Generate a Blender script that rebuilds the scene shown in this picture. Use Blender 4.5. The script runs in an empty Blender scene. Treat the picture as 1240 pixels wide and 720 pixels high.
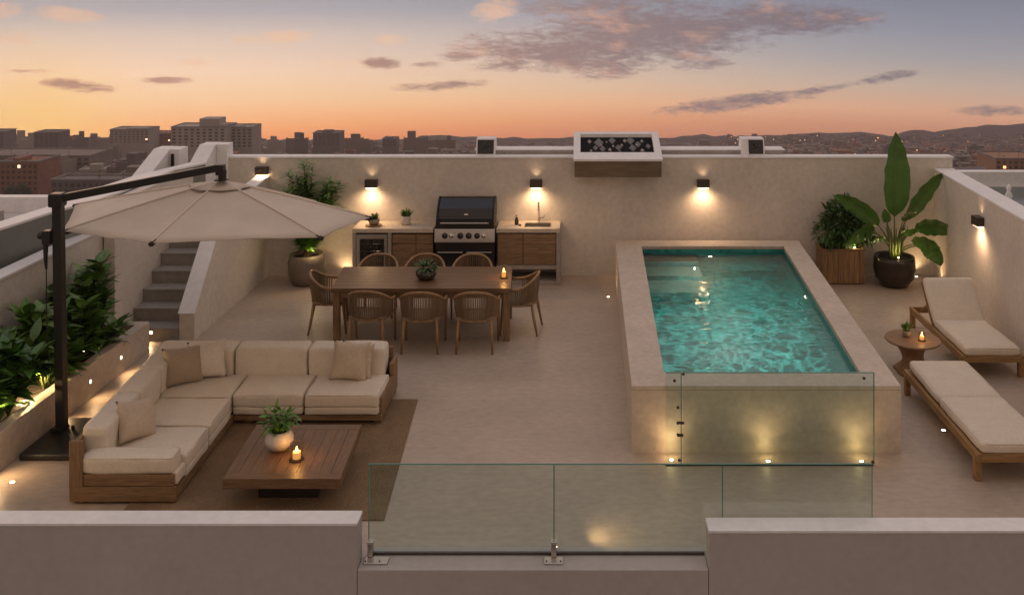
import bpy, math, random
from mathutils import Vector, Matrix, Euler, noise
R = math.radians
PI = math.pi
random.seed(11)
S = bpy.context.scene
C = S.collection

# ---------------------------------------------------------------- camera, sky, sun, exposure
F, CX, H = 1134.0, 705.0, 4.79          # focal length and principal column in photo pixels, eye height in metres
cd = bpy.data.cameras.new('camera'); cam = bpy.data.objects.new('camera', cd); C.objects.link(cam)
cam.location = (0, 0, H); cam.rotation_euler = (R(90), 0, 0)
cd.sensor_width = 36; cd.lens = 36 * F / 1240
cd.shift_x = (620 - CX) / 1240; cd.shift_y = -360 / 1240
cd.clip_start = 0.05; cd.clip_end = 20000
S.camera = cam
S.render.resolution_x = 1024; S.render.resolution_y = 594
S.view_settings.view_transform = 'Standard'; S.view_settings.look = 'None'
S.view_settings.exposure = 0.0; S.view_settings.gamma = 1.0
S.render.engine = 'CYCLES'
cy = S.cycles
cy.use_denoising = True
try: cy.denoiser = 'OPENIMAGEDENOISE'
except Exception: pass
cy.max_bounces = 10; cy.transmission_bounces = 8; cy.transparent_max_bounces = 16; cy.diffuse_bounces = 4; cy.glossy_bounces = 4
cy.caustics_reflective = False; cy.caustics_refractive = False; cy.sample_clamp_indirect = 4.0; cy.volume_bounces = 0

W = bpy.data.worlds.new('World'); S.world = W; W.use_nodes = True
nt = W.node_tree
for n in list(nt.nodes): nt.nodes.remove(n)
def N(t, **k):
    n = nt.nodes.new(t)
    for a, b in k.items(): setattr(n, a, b)
    return n
def _in(sock, v):
    if isinstance(v, bpy.types.NodeSocket): nt.links.new(v, sock)
    else: sock.default_value = v
def M(op, a, b=0.0, c=0.0, clamp=False):
    n = N('ShaderNodeMath', operation=op); n.use_clamp = clamp
    _in(n.inputs[0], a); _in(n.inputs[1], b)
    if op in ('MULTIPLY_ADD', 'SMOOTH_MIN', 'COMPARE'): _in(n.inputs[2], c)
    return n.outputs[0]
def MR(v, a, b, c=0.0, d=1.0, smooth=True):
    n = N('ShaderNodeMapRange'); n.interpolation_type = 'SMOOTHSTEP' if smooth else 'LINEAR'
    _in(n.inputs[0], v)
    for i, q in enumerate((a, b, c, d)): _in(n.inputs[i + 1], q)
    return n.outputs[0]
def MIX(f, a, b):
    n = N('ShaderNodeMix', data_type='RGBA'); _in(n.inputs[0], f); _in(n.inputs[6], a); _in(n.inputs[7], b)
    return n.outputs[2]
def lin(r, g, b):
    q = lambda c: (c / 255 / 12.92) if c <= 10 else (((c / 255) + 0.055) / 1.055) ** 2.4
    return (q(r), q(g), q(b), 1)
def ramp(v, stops):
    n = N('ShaderNodeValToRGB'); e = n.color_ramp.elements
    e[0].position, e[0].color = stops[0]
    e[1].position, e[1].color = stops[-1]
    for p, c in stops[1:-1]: x = e.new(p); x.color = c
    _in(n.inputs[0], v); return n.outputs[0]
tc = N('ShaderNodeTexCoord'); sp = N('ShaderNodeSeparateXYZ'); nt.links.new(tc.outputs['Generated'], sp.inputs[0])
dx, dy, dz = sp.outputs
hyp = M('SQRT', M('ADD', M('MULTIPLY', dx, dx), M('MULTIPLY', dy, dy)))
te = M('DIVIDE', dz, M('MAXIMUM', hyp, 0.001))                 # tangent of the elevation
p = M('MULTIPLY_ADD', te, 1 / 0.5, 0.34, clamp=True)            # -0.17 .. 0.33 -> 0 .. 1
def P(y): return -y / 1134 * 0.93 / 0.5 + 0.34
left = ramp(p, [(P(183), lin(236, 130, 74)), (P(158), lin(255, 172, 104)), (P(120), lin(255, 208, 156)), (P(85), lin(255, 216, 182)), (P(45), lin(226, 203, 184)), (P(10), lin(172, 170, 174)), (0.50, lin(172, 154, 148)), (1, lin(168, 144, 136))])
right = ramp(p, [(P(183), lin(158, 108, 90)), (P(158), lin(188, 130, 102)), (P(135), lin(208, 158, 126)), (P(105), lin(184, 164, 148)), (P(70), lin(148, 150, 154)), (P(35), lin(122, 134, 150)), (P(5), lin(104, 120, 140)), (0.50, lin(128, 122, 130)), (1, lin(152, 134, 132))])
az = M('ARCTAN2', dx, dy)
sky = MIX(MR(az, -0.62, 0.42), left, right)
# glow round the setting sun
gd = N('ShaderNodeVectorMath', operation='DOT_PRODUCT'); nt.links.new(tc.outputs['Generated'], gd.inputs[0])
sa = math.atan((40 - CX) / F)
sv = Vector((math.sin(sa), math.cos(sa), -0.122)).normalized(); gd.inputs[1].default_value = sv
glow = M('POWER', M('MAXIMUM', gd.outputs['Value'], 0.0), 500.0)
sky = MIX(M('MULTIPLY', glow, 0.75), sky, lin(255, 205, 120))
# clouds, laid out by direction in the sky
cmb = N('ShaderNodeCombineXYZ'); ysafe = M('MAXIMUM', dy, 0.05)
_in(cmb.inputs[0], M('DIVIDE', dx, ysafe)); _in(cmb.inputs[1], M('DIVIDE', dz, ysafe))
uv = cmb.outputs[0]
def vm(op, a, b):
    n = N('ShaderNodeVectorMath', operation=op); _in(n.inputs[0], a); _in(n.inputs[1], b); return n
def cn(scale, det, off, rough=0.6):
    m_ = vm('MULTIPLY', uv, (scale[0], scale[1], 1)); a_ = vm('ADD', m_.outputs[0], (off, off * 1.7, 0))
    t = N('ShaderNodeTexNoise'); t.inputs['Scale'].default_value = 1; t.inputs['Detail'].default_value = det; t.inputs['Roughness'].default_value = rough
    t.inputs['Distortion'].default_value = 0.35
    nt.links.new(a_.outputs[0], t.inputs['Vector']); return t.outputs['Fac']
warp = cn((13, 40), 6, 3.1)
fine = cn((34, 120), 7, 8.2, 0.65)
xf = cn((95, 300), 5, 1.3, 0.6)
def cloud(lst, soft=0.5):
    tot = None
    for (x, y, rx, ry, k, sl) in lst:
        d_ = vm('SUBTRACT', uv, ((x - CX) / F, -y / F, 0)).outputs[0]
        s_ = N('ShaderNodeSeparateXYZ'); nt.links.new(d_, s_.inputs[0])
        yy = M('MULTIPLY_ADD', s_.outputs[0], -sl, s_.outputs[1])
        q1 = M('MULTIPLY', s_.outputs[0], F / rx); q2 = M('MULTIPLY', yy, F / ry)
        r2 = M('ADD', M('MULTIPLY', q1, q1), M('MULTIPLY', q2, q2))
        g = M('MULTIPLY', M('SUBTRACT', 1.0, MR(r2, 0.0, 1.9, 0, 1, False)), k)
        tot = g if tot is None else M('MAXIMUM', tot, g)
    nz = M('ADD', M('ADD', M('MULTIPLY', warp, 0.34), M('MULTIPLY', fine, 0.36)), M('MULTIPLY', xf, 0.30))
    v = M('ADD', tot, M('MULTIPLY', M('SUBTRACT', nz, 0.5), 3.7))
    return M('MULTIPLY', MR(v, 0.16, -0.05 + soft), MR(tot, 0.02, 0.25))
dark = cloud([(690, 62, 120, 24, 1.0, -.06), (790, 40, 150, 34, 1.0, .05), (930, 26, 130, 20, .95, .02), (750, 8, 120, 14, .7, 0), (640, 76, 60, 9, .8, .1), (760, 84, 60, 9, .7, 0.15), (850, 78, 40, 7, .75, .1),
              (895, 124, 90, 9, .85, .12), (1070, 95, 45, 6, .75, .2), (985, 110, 60, 5, .65, .18), (462, 77, 26, 7, .95, 0), (532, 104, 50, 6, .95, .06), (92, 104, 42, 7, .95, -.08), (198, 97, 30, 4, .95, 0), (35, 86, 30, 3, .5, 0), (1215, 134, 50, 7, .7, 0),
              (515, 78, 20, 4, .7, 0), (560, 68, 28, 6, .8, 0)], 1.0)
lite = cloud([(85, 18, 40, 9, .9, -.1), (5, 12, 22, 9, .9, 0), (342, 45, 32, 8, .95, 0), (598, 12, 28, 14, .9, .1), (470, 48, 20, 6, .8, 0), (235, 76, 25, 5, .75, 0), (10, 45, 30, 8, .7, 0), (430, 78, 50, 6, .6, 0), (300, 48, 18, 4, .7, 0)], 1.0)
dcol = MIX(MR(az, -0.55, 0.3), lin(176, 132, 110), lin(94, 92, 104))
dcol = MIX(M('MULTIPLY', MR(warp, 0.50, 0.72), 0.75), dcol, lin(206, 158, 134))
sky = MIX(M('MULTIPLY', lite, 0.6), sky, lin(240, 190, 150))
sky = MIX(M('MULTIPLY', dark, 0.92), sky, dcol)
# high and behind: even dusk vault; below everything: dark ground tone
up = MR(te, 0.12, 0.9)
sky = MIX(up, sky, lin(181, 161, 148)); sky = MIX(MR(te, 0.9, 2.2), sky, lin(166, 170, 186))
back = MR(dy, 0.25, -0.35)
sky = MIX(back, sky, lin(154, 134, 121))
sky = MIX(MR(te, -0.165, -0.24), sky, lin(70, 58, 58))
bg = N('ShaderNodeBackground'); nt.links.new(sky, bg.inputs[0]); nt.links.new(MR(te, -0.02, 0.15, 1.84, 1.48), bg.inputs[1])
wo = N('ShaderNodeOutputWorld'); nt.links.new(bg.outputs[0], wo.inputs[0])

sd = bpy.data.lights.new('sun', 'SUN'); sd.energy = 0.22; sd.color = (1, 0.60, 0.34); sd.angle = R(12)
sun = bpy.data.objects.new('sun', sd); C.objects.link(sun)
sdir = Vector((math.sin(sa), math.cos(sa), math.tan(R(7)))).normalized()
sun.rotation_euler = sdir.to_track_quat('Z', 'Y').to_euler(); sun.location = (-10, 10, 12)

# ---------------------------------------------------------------- mesh builder
class MB:
    def __init__(s): s.v = []; s.f = []
    def add(s, vs, fs):
        o = len(s.v); s.v += [tuple(p) for p in vs]; s.f += [tuple(i + o for i in f) for f in fs]
    def box(s, x0, x1, y0, y1, z0, z1):
        s.add([(x0, y0, z0), (x1, y0, z0), (x1, y1, z0), (x0, y1, z0), (x0, y0, z1), (x1, y0, z1), (x1, y1, z1), (x0, y1, z1)],
              [(0, 3, 2, 1), (4, 5, 6, 7), (0, 1, 5, 4), (1, 2, 6, 5), (2, 3, 7, 6), (3, 0, 4, 7)]); return s
    def obox(s, c, size, rot=(0, 0, 0)):
        m = Euler(rot).to_matrix(); a, b, d = [q / 2 for q in size]; c = Vector(c)
        vs = [c + m @ Vector(q) for q in [(-a, -b, -d), (a, -b, -d), (a, b, -d), (-a, b, -d), (-a, -b, d), (a, -b, d), (a, b, d), (-a, b, d)]]
        s.add(vs, [(0, 3, 2, 1), (4, 5, 6, 7), (0, 1, 5, 4), (1, 2, 6, 5), (2, 3, 7, 6), (3, 0, 4, 7)]); return s
    def hexa(s, bot, top):     # two matching polygons, ccw seen from above
        n = len(bot); s.add(list(bot) + list(top), [tuple(range(n - 1, -1, -1)), tuple(range(n, 2 * n))] + [(i, (i + 1) % n, n + (i + 1) % n, n + i) for i in range(n)]); return s
    def slab(s, poly, z0, z1): return s.hexa([(x, y, z0) for x, y in poly], [(x, y, z1) for x, y in poly])
    def prism_x(s, poly, x0, x1):   # poly in (y, z)
        return s.hexa([(x0, y, z) for y, z in poly], [(x1, y, z) for y, z in poly])
    def tube(s, pts, r, n=8, cap=True, flat=1.0):
        pts = [Vector(p) for p in pts]; k = len(pts)
        rs = [r] * k if not isinstance(r, (list, tuple)) else r
        vs = []; ref = None
        for i, p_ in enumerate(pts):
            t = (pts[min(i + 1, k - 1)] - pts[max(i - 1, 0)]).normalized()
            if ref is None:
                ref = Vector((0, 0, 1)) if abs(t.z) < 0.9 else Vector((0, 1, 0))
            a = (ref - t * ref.dot(t)); a = a.normalized() if a.length > 1e-6 else t.orthogonal().normalized()
            ref = a; b = t.cross(a)
            for j in range(n):
                q = 2 * PI * j / n; vs.append(p_ + a * math.cos(q) * rs[i] + b * math.sin(q) * rs[i] * flat)
        fs = [(i * n + j, i * n + (j + 1) % n, (i + 1) * n + (j + 1) % n, (i + 1) * n + j) for i in range(k - 1) for j in range(n)]
        if cap: fs += [tuple(range(n - 1, -1, -1)), tuple((k - 1) * n + j for j in range(n))]
        s.add(vs, fs); return s
    def lathe(s, prof, c=(0, 0, 0), n=32, cap=True, sx=1, sy=1, rot=None):
        vs = []; m = Euler(rot).to_matrix() if rot else None; c = Vector(c)
        for r_, z in prof:
            for j in range(n):
                q = 2 * PI * j / n; v = Vector((r_ * math.cos(q) * sx, r_ * math.sin(q) * sy, z)); vs.append(c + (m @ v if m else v))
        k = len(prof)
        fs = [(i * n + j, i * n + (j + 1) % n, (i + 1) * n + (j + 1) % n, (i + 1) * n + j) for i in range(k - 1) for j in range(n)]
        if cap: fs += [tuple(range(n - 1, -1, -1)), tuple((k - 1) * n + j for j in range(n))]
        s.add(vs, fs); return s
    def rbox(s, c, size, r=0.05, n=9, puff=0.0, rot=None, wr=0.0, seed=0.0):
        c = Vector(c); hx, hy, hz = [q / 2 for q in size]; m = Euler(rot).to_matrix() if rot else None
        idx = {}; vs = []; fs = []
        def vert(i, j, k):
            key = (i, j, k)
            if key in idx: return idx[key]
            q = [math.sin((t / n * 2 - 1) * PI / 2) for t in key]
            o = Vector((q[0] * hx, q[1] * hy, q[2] * hz)); inn = Vector([max(-h_ + r, min(h_ - r, a)) for a, h_ in zip(o, (hx, hy, hz))])
            d = o - inn; v = inn + (d.normalized() * r if d.length > 1e-7 else d)
            if puff:
                fz = (1 - q[0] ** 4) * (1 - q[1] ** 4); v.z += math.copysign(puff * fz, q[2]) * (abs(q[2]) > .5)
                fy = (1 - q[0] ** 4) * (1 - q[2] ** 4); v.y += q[1] * puff * .5 * fy * (abs(q[1]) > .5)
                fx = (1 - q[1] ** 4) * (1 - q[2] ** 4); v.x += q[0] * puff * .5 * fx * (abs(q[0]) > .5)
            if wr: v += Vector(noise.noise_vector(v * 5 + Vector((seed, seed * 2, 0)))) * wr
            idx[key] = len(vs); vs.append(c + (m @ v if m else v)); return idx[key]
        for a in range(n):
            for b in range(n):
                fs.append((vert(a, b, n), vert(a + 1, b, n), vert(a + 1, b + 1, n), vert(a, b + 1, n)))
                fs.append((vert(a, b, 0), vert(a, b + 1, 0), vert(a + 1, b + 1, 0), vert(a + 1, b, 0)))
                fs.append((vert(a, 0, b), vert(a + 1, 0, b), vert(a + 1, 0, b + 1), vert(a, 0, b + 1)))
                fs.append((vert(a, n, b), vert(a, n, b + 1), vert(a + 1, n, b + 1), vert(a + 1, n, b)))
                fs.append((vert(0, a, b), vert(0, a, b + 1), vert(0, a + 1, b + 1), vert(0, a + 1, b)))
                fs.append((vert(n, a, b), vert(n, a + 1, b), vert(n, a + 1, b + 1), vert(n, a, b + 1)))
        s.add(vs, fs); return s
    def pillow(s, c, w, h, t, rot, n=12, seed=0):
        m = Euler(rot).to_matrix(); c = Vector(c); vs = []; fs = []; idx = {}
        def vert(i, j, side):
            bd = i in (0, n) or j in (0, n); key = (i, j, 0 if bd else side)
            if key in idx: return idx[key]
            u = i / n * 2 - 1; v = j / n * 2 - 1
            th = t / 2 * max(0, (1 - u * u) * (1 - v * v)) ** 0.42
            x = u * w / 2 * (1 - 0.12 * (1 - v * v) * abs(u)); z = v * h / 2 * (1 - 0.12 * (1 - u * u) * abs(v))
            q = Vector((x, side * th, z)); 
            if not bd: q += Vector(noise.noise_vector(Vector((x * 6 + seed, z * 6, side)))) * 0.012
            idx[key] = len(vs); vs.append(c + m @ q); return idx[key]
        for i in range(n):
            for j in range(n):
                fs.append((vert(i, j, -1), vert(i + 1, j, -1), vert(i + 1, j + 1, -1), vert(i, j + 1, -1)))
                fs.append((vert(i, j, 1), vert(i, j + 1, 1), vert(i + 1, j + 1, 1), vert(i + 1, j, 1)))
        s.add(vs, fs); return s
    def leaf(s, base, d, up, L, w, bend=0.4, n=5, fold=0.18, shape=0.6, stem=0.0):
        base = Vector(base); d = Vector(d).normalized(); up = Vector(up)
        side = d.cross(up); side = side.normalized() if side.length > 1e-4 else d.orthogonal().normalized()
        p_ = base.copy(); vs = []; cur = d.copy()
        for i in range(n + 1):
            t = i / n
            ww = w / 2 * (math.sin(PI * min(1, t ** shape)) if 0 < t < 1 else 0.03)
            nrm = side.cross(cur)
            vs += [p_ - side * ww + nrm * ww * fold, p_, p_ + side * ww + nrm * ww * fold]
            cur = (cur + Vector((0, 0, -1)) * bend / n).normalized(); p_ = p_ + cur * L / n
        fs = []
        for i in range(n):
            a = i * 3; fs += [(a, a + 1, a + 4, a + 3), (a + 1, a + 2, a + 5, a + 4)]
        s.add(vs, fs); return s
    def build(s, name, mat_, parent=None, smooth=False, bevel=0.0, world=True, autos=False, seg=2):
        me = bpy.data.meshes.new(name)
        vs = s.v
        if parent is not None and world:
            o = Vector((0, 0, 0)); q = parent
            while q is not None: o += q.location; q = q.parent
            vs = [tuple(Vector(v) - o) for v in vs]; loc = (0, 0, 0)
        elif parent is None and world:
            xs = [v[0] for v in vs]; ys = [v[1] for v in vs]; zs = [v[2] for v in vs]
            o = Vector(((min(xs) + max(xs)) / 2, (min(ys) + max(ys)) / 2, min(zs))); vs = [tuple(Vector(v) - o) for v in vs]; loc = o
        else: loc = (0, 0, 0)
        me.from_pydata(vs, [], s.f); me.update()
        ob = bpy.data.objects.new(name, me); C.objects.link(ob); ob.location = loc
        if parent is not None: ob.parent = parent
        me.materials.append(mat_)
        if smooth:
            for p_ in me.polygons: p_.use_smooth = True
        if bevel:
            b = ob.modifiers.new('bevel', 'BEVEL'); b.width = bevel; b.segments = seg; b.limit_method = 'ANGLE'; b.angle_limit = R(40)
            b.harden_normals = False
        return ob
def tag(o, label=None, cat=None, group=None, kind=None):
    if label: o['label'] = label
    if cat: o['category'] = cat
    if group: o['group'] = group
    if kind: o['kind'] = kind
    return o
def thing(name, loc, label, cat, group=None, rz=0):
    o = bpy.data.objects.new(name, None); C.objects.link(o); o.location = loc; o.rotation_euler = (0, 0, rz); o.empty_display_size = .1
    return tag(o, label, cat, group)
def dup(o, parent=None):
    c = o.copy(); C.objects.link(c)
    if parent is not None: c.parent = parent
    for ch in list(o.children): dup(ch, c)
    return c
def place(root, loc, rz, label):
    r = dup(root); r.location = loc; r.rotation_euler = (0, 0, rz); r['label'] = label; return r
def light(name, kind, loc, energy, color=(1, .60, .28), parent=None, size=.03, aim=None, ang=120, blend=1.0, sy=None):
    l = bpy.data.lights.new(name, kind); l.energy = energy; l.color = color
    if kind == 'AREA': l.shape = 'RECTANGLE'; l.size = size; l.size_y = sy or size
    else: l.shadow_soft_size = size
    if kind == 'SPOT': l.spot_size = R(ang); l.spot_blend = blend
    o = bpy.data.objects.new(name, l); C.objects.link(o)
    lo = Vector(loc)
    if parent is not None: o.parent = parent
    o.location = lo
    if aim is not None: o.rotation_euler = (-Vector(aim)).normalized().to_track_quat('Z', 'Y').to_euler()
    return o

# ---------------------------------------------------------------- materials
def mat(name, col, rough=.6, var=.1, vs=3.0, bump=0.0, bs=60.0, metal=0.0, col2=None, spec=.5, coat=0.0, emis=None, es=0, stretch=(1, 1, 1), island=0.0, vs2=None, trans=0.0, sheen=0.0, rv=0.0, world=False, thin=0.0):
    m = bpy.data.materials.new(name); m.use_nodes = True
    t = m.node_tree; b = t.nodes['Principled BSDF']; L = t.links.new
    b.inputs['Roughness'].default_value = rough; b.inputs['Metallic'].default_value = metal
    b.inputs['Specular IOR Level'].default_value = spec; b.inputs['Coat Weight'].default_value = coat
    b.inputs['Transmission Weight'].default_value = trans; b.inputs['Sheen Weight'].default_value = sheen
    if thin: pass
    if emis: b.inputs['Emission Color'].default_value = (*emis, 1); b.inputs['Emission Strength'].default_value = es
    b.inputs['Base Color'].default_value = (*col, 1)
    if var or bump or col2:
        co = t.nodes.new('ShaderNodeTexCoord')
        mp = t.nodes.new('ShaderNodeMapping'); mp.inputs['Scale'].default_value = stretch
        if world:
            gg = t.nodes.new('ShaderNodeNewGeometry'); L(gg.outputs['Position'], mp.inputs[0])
        else: L(co.outputs['Object'], mp.inputs[0])
    if var or col2:
        nz = t.nodes.new('ShaderNodeTexNoise'); nz.inputs['Scale'].default_value = vs; nz.inputs['Detail'].default_value = 8; nz.inputs['Roughness'].default_value = .62
        L(mp.outputs[0], nz.inputs['Vector'])
        cr = t.nodes.new('ShaderNodeMapRange'); cr.inputs[1].default_value = .3; cr.inputs[2].default_value = .7; L(nz.outputs['Fac'], cr.inputs[0])
        fac = cr.outputs[0]
        mx = t.nodes.new('ShaderNodeMix'); mx.data_type = 'RGBA'
        c2 = col2 or tuple(min(1, c * (1 + var)) for c in col); c1 = col if col2 else tuple(c * (1 - var) for c in col)
        mx.inputs[6].default_value = (*c1, 1); mx.inputs[7].default_value = (*c2, 1); L(fac, mx.inputs[0]); out = mx.outputs[2]
        if vs2:
            n2 = t.nodes.new('ShaderNodeTexNoise'); n2.inputs['Scale'].default_value = vs2; n2.inputs['Detail'].default_value = 5; L(mp.outputs[0], n2.inputs['Vector'])
            r2 = t.nodes.new('ShaderNodeMapRange'); r2.inputs[1].default_value = .3; r2.inputs[2].default_value = .7; r2.inputs[3].default_value = 1 - var; r2.inputs[4].default_value = 1 + var; L(n2.outputs['Fac'], r2.inputs[0])
            vmn = t.nodes.new('ShaderNodeVectorMath'); vmn.operation = 'SCALE'; L(out, vmn.inputs[0]); L(r2.outputs[0], vmn.inputs['Scale']); out = vmn.outputs[0]
        if island:
            ge = t.nodes.new('ShaderNodeNewGeometry'); r3 = t.nodes.new('ShaderNodeMapRange'); r3.inputs[3].default_value = 1 - island; r3.inputs[4].default_value = 1 + island
            L(ge.outputs['Random Per Island'], r3.inputs[0])
            v3 = t.nodes.new('ShaderNodeVectorMath'); v3.operation = 'SCALE'; L(out, v3.inputs[0]); L(r3.outputs[0], v3.inputs['Scale']); out = v3.outputs[0]
        L(out, b.inputs['Base Color'])
        if rv:
            r4 = t.nodes.new('ShaderNodeMapRange'); r4.inputs[3].default_value = rough - rv; r4.inputs[4].default_value = rough + rv; L(fac, r4.inputs[0]); L(r4.outputs[0], b.inputs['Roughness'])
    if bump:
        n5 = t.nodes.new('ShaderNodeTexNoise'); n5.inputs['Scale'].default_value = bs; n5.inputs['Detail'].default_value = 6; L(mp.outputs[0], n5.inputs['Vector'])
        bp = t.nodes.new('ShaderNodeBump'); bp.inputs['Strength'].default_value = bump; bp.inputs['Distance'].default_value = .01; L(n5.outputs['Fac'], bp.inputs['Height']); L(bp.outputs[0], b.inputs['Normal'])
    return m
def wood(name, c, axis='x', rough=.5, isl=.14):
    st = {'x': (1.2, 14, 14), 'y': (14, 1.2, 14), 'z': (14, 14, 1.2)}[axis]
    return mat(name, c, rough, .28, 2.2, .12, 12, stretch=st, island=isl, vs2=6, rv=.08)
plaster = mat('white_plaster', (.68, .63, .57), .8, .07, 1.3, .22, 9, vs2=14, world=True)
cap_m = mat('white_coping', (.82, .82, .83), .6, .05, 2.5, .08, 14, vs2=12, world=True)
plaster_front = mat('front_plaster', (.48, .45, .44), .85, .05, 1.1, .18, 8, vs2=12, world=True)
floor_m = mat('microcement_floor', (.455, .375, .30), .42, .10, .9, .12, 24, vs2=9, spec=.45, rv=.08, stretch=(1, 1.8, 1), world=True)
stone = mat('pool_stone', (.56, .485, .395), .55, .10, 2.2, .12, 20, vs2=16, world=True)
concrete = mat('grey_concrete', (.36, .32, .29), .7, .12, 2.5, .15, 25, vs2=14, world=True)
step_m = mat('step_stone', (.31, .29, .265), .65, .10, 2.5, .15, 25, vs2=14, world=True)
wood_x = wood('teak_along_x', (.25, .15, .075), 'x'); wood_y = wood('teak_along_y', (.25, .15, .075), 'y'); wood_z = wood('teak_upright', (.25, .15, .075), 'z')
cab_x = wood('cabinet_wood', (.24, .15, .08), 'x', .5, .08)
loung_y = wood('lounger_teak_y', (.33, .19, .075), 'y'); loung_x = wood('lounger_teak_x', (.33, .19, .075), 'x')
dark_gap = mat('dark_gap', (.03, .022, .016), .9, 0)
linen = mat('cream_linen', (.71, .63, .51), .92, .05, 5, .35, 260, sheen=.25, vs2=40)
linen_p = mat('beige_linen', (.56, .455, .335), .92, .06, 7, .4, 240, sheen=.25, vs2=40)
linen_t = mat('taupe_linen', (.40, .31, .215), .92, .06, 7, .4, 240, sheen=.25, vs2=40)
canopy_m = mat('canopy_fabric', (.60, .53, .445), .85, .06, 2.5, .3, 3.0, sheen=.1, vs2=90)
seam_m = mat('canopy_seam', (.72, .63, .53), .85, .03)
blackm = mat('black_powder_coat', (.020, .018, .017), .42, .15, 20, .05, 90)
black_gl = mat('black_enamel', (.016, .016, .017), .16, 0, spec=.6)
hood_m = mat('hood_steel_black', (.06, .06, .062), .28, .1, 5, .02, 50, metal=.85, stretch=(.3, 8, 8))
steel = mat('brushed_steel', (.55, .52, .49), .32, .06, 4, .03, 60, metal=1, stretch=(.4, 10, 10))
chrome = mat('chrome', (.62, .58, .54), .14, 0, metal=1)
bronze = mat('bronze_fixture', (.075, .062, .05), .45, .1, 12, metal=.4)
rope = mat('woven_rope', (.21, .145, .085), .85, .12, 30, .5, 160, island=.15)
chairwood = wood('chair_teak', (.29, .175, .085), 'z', .5, .05)
soil = mat('dark_soil', (.022, .015, .010), .95, .4, 18, .8, 30)
leaf_d = mat('leaf_dark', (.050, .115, .026), .38, .25, 4, island=.45, vs2=20, spec=.5)
leaf_m = mat('leaf_mid', (.10, .21, .035), .36, .22, 4, island=.4, vs2=20)
leaf_y = mat('leaf_olive', (.085, .125, .022), .4, .22, 4, island=.35, vs2=20)
leaf_b = mat('leaf_broad', (.070, .175, .032), .30, .15, 6, .12, 9, island=.18, vs2=30)
stem_m = mat('plant_stem', (.10, .13, .035), .5, .15, 8)
twig = mat('brown_twig', (.08, .055, .03), .8, .2, 10)
ceramic = mat('white_ceramic', (.60, .56, .50), .35, .06, 9, .06, 40)
stonepot = mat('stoneware', (.28, .23, .18), .45, .18, 6, .2, 30)
gluepot = mat('bronze_glaze', (.055, .045, .040), .22, .25, 3, .08, 14, metal=.45)
greypot = mat('weathered_clay', (.20, .165, .13), .55, .2, 4, .2, 20)
rug_m = mat('jute_rug', (.34, .225, .125), .97, .18, 3, .9, 90, vs2=60, stretch=(1, 1, 1))
glow_m = mat('lamp_glow', (1, .8, .5), .5, 0, emis=(1, .72, .38), es=9)
glow_b = mat('spot_glow', (1, .8, .5), .5, 0, emis=(1, .78, .45), es=13)
flame_m = mat('flame', (1, .7, .3), .5, 0, emis=(1, .62, .22), es=14)
wax = mat('candle_wax', (.85, .66, .40), .5, .05, 5, emis=(1, .5, .16), es=1.0)
def glassmat(name, tint, ior=1.5, edge=False, refl=1.0):
    m = bpy.data.materials.new(name); m.use_nodes = True; t = m.node_tree; t.nodes.clear(); L = t.links.new
    o = t.nodes.new('ShaderNodeOutputMaterial'); tr = t.nodes.new('ShaderNodeBsdfTransparent'); tr.inputs[0].default_value = (*tint, 1)
    gl = t.nodes.new('ShaderNodeBsdfGlossy'); gl.inputs['Roughness'].default_value = .02; gl.inputs[0].default_value = (refl, refl, refl, 1)
    lw = t.nodes.new('ShaderNodeLayerWeight'); lw.inputs[0].default_value = .5
    pw = t.nodes.new('ShaderNodeMath'); pw.operation = 'POWER'; L(lw.outputs['Facing'], pw.inputs[0]); pw.inputs[1].default_value = 4.5
    fr = t.nodes.new('ShaderNodeMapRange'); L(pw.outputs[0], fr.inputs[0]); fr.inputs[3].default_value = ((ior - 1) / (ior + 1)) ** 2; fr.inputs[4].default_value = .8
    mx = t.nodes.new('ShaderNodeMixShader'); L(fr.outputs[0], mx.inputs[0]); L(tr.outputs[0], mx.inputs[1]); L(gl.outputs[0], mx.inputs[2]); L(mx.outputs[0], o.inputs[0]); return m
glass_p = glassmat('tinted_glass', (.885, .95, .935), 1.48)
glass_c = glassmat('clear_glass', (.90, .84, .72), 1.45)
glass_dk = glassmat('smoked_glass', (.62, .62, .63), 1.5)
edge_m = mat('green_glass_edge', (.07, .26, .21), .15, .1, 5, spec=.8)
# ================================================================ TERRACE STRUCTURE
Y0, YW = 7.83, 16.31            # outer face of the front parapet, face of the back wall
def tagm(o, label, cat, group=None): return tag(o, label, cat, group)
f = MB()      # one sheet with an opening for the pool basin
for xa, xb, ya, yb in ((-7.1, .7, 8.0, 16.6), (3.35, 6.9, 8.0, 16.6), (.7, 3.35, 8.0, 10.1), (.7, 3.35, 15.7, 16.6)): f.box(xa, xb, ya, yb, -.3, 0)
fo = f.build('floor', floor_m); tag(fo, kind='structure')
# building body under the terrace
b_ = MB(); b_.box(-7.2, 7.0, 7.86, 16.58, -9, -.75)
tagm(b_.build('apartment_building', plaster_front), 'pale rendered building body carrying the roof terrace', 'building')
# back wall (with raised parapet step at the right) 
bw = thing('back_wall', (0, YW, 0), 'long white rendered wall across the back of the terrace under the skyline', 'wall')
m = MB(); m.box(-6.34, 6.45, YW, 16.53, 0, 2.03); m.build('wall', plaster, bw)
m = MB(); m.box(-6.36, 6.47, YW - .015, 16.545, 2.031, 2.066); m.build('coping', cap_m, bw, bevel=.006)
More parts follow.
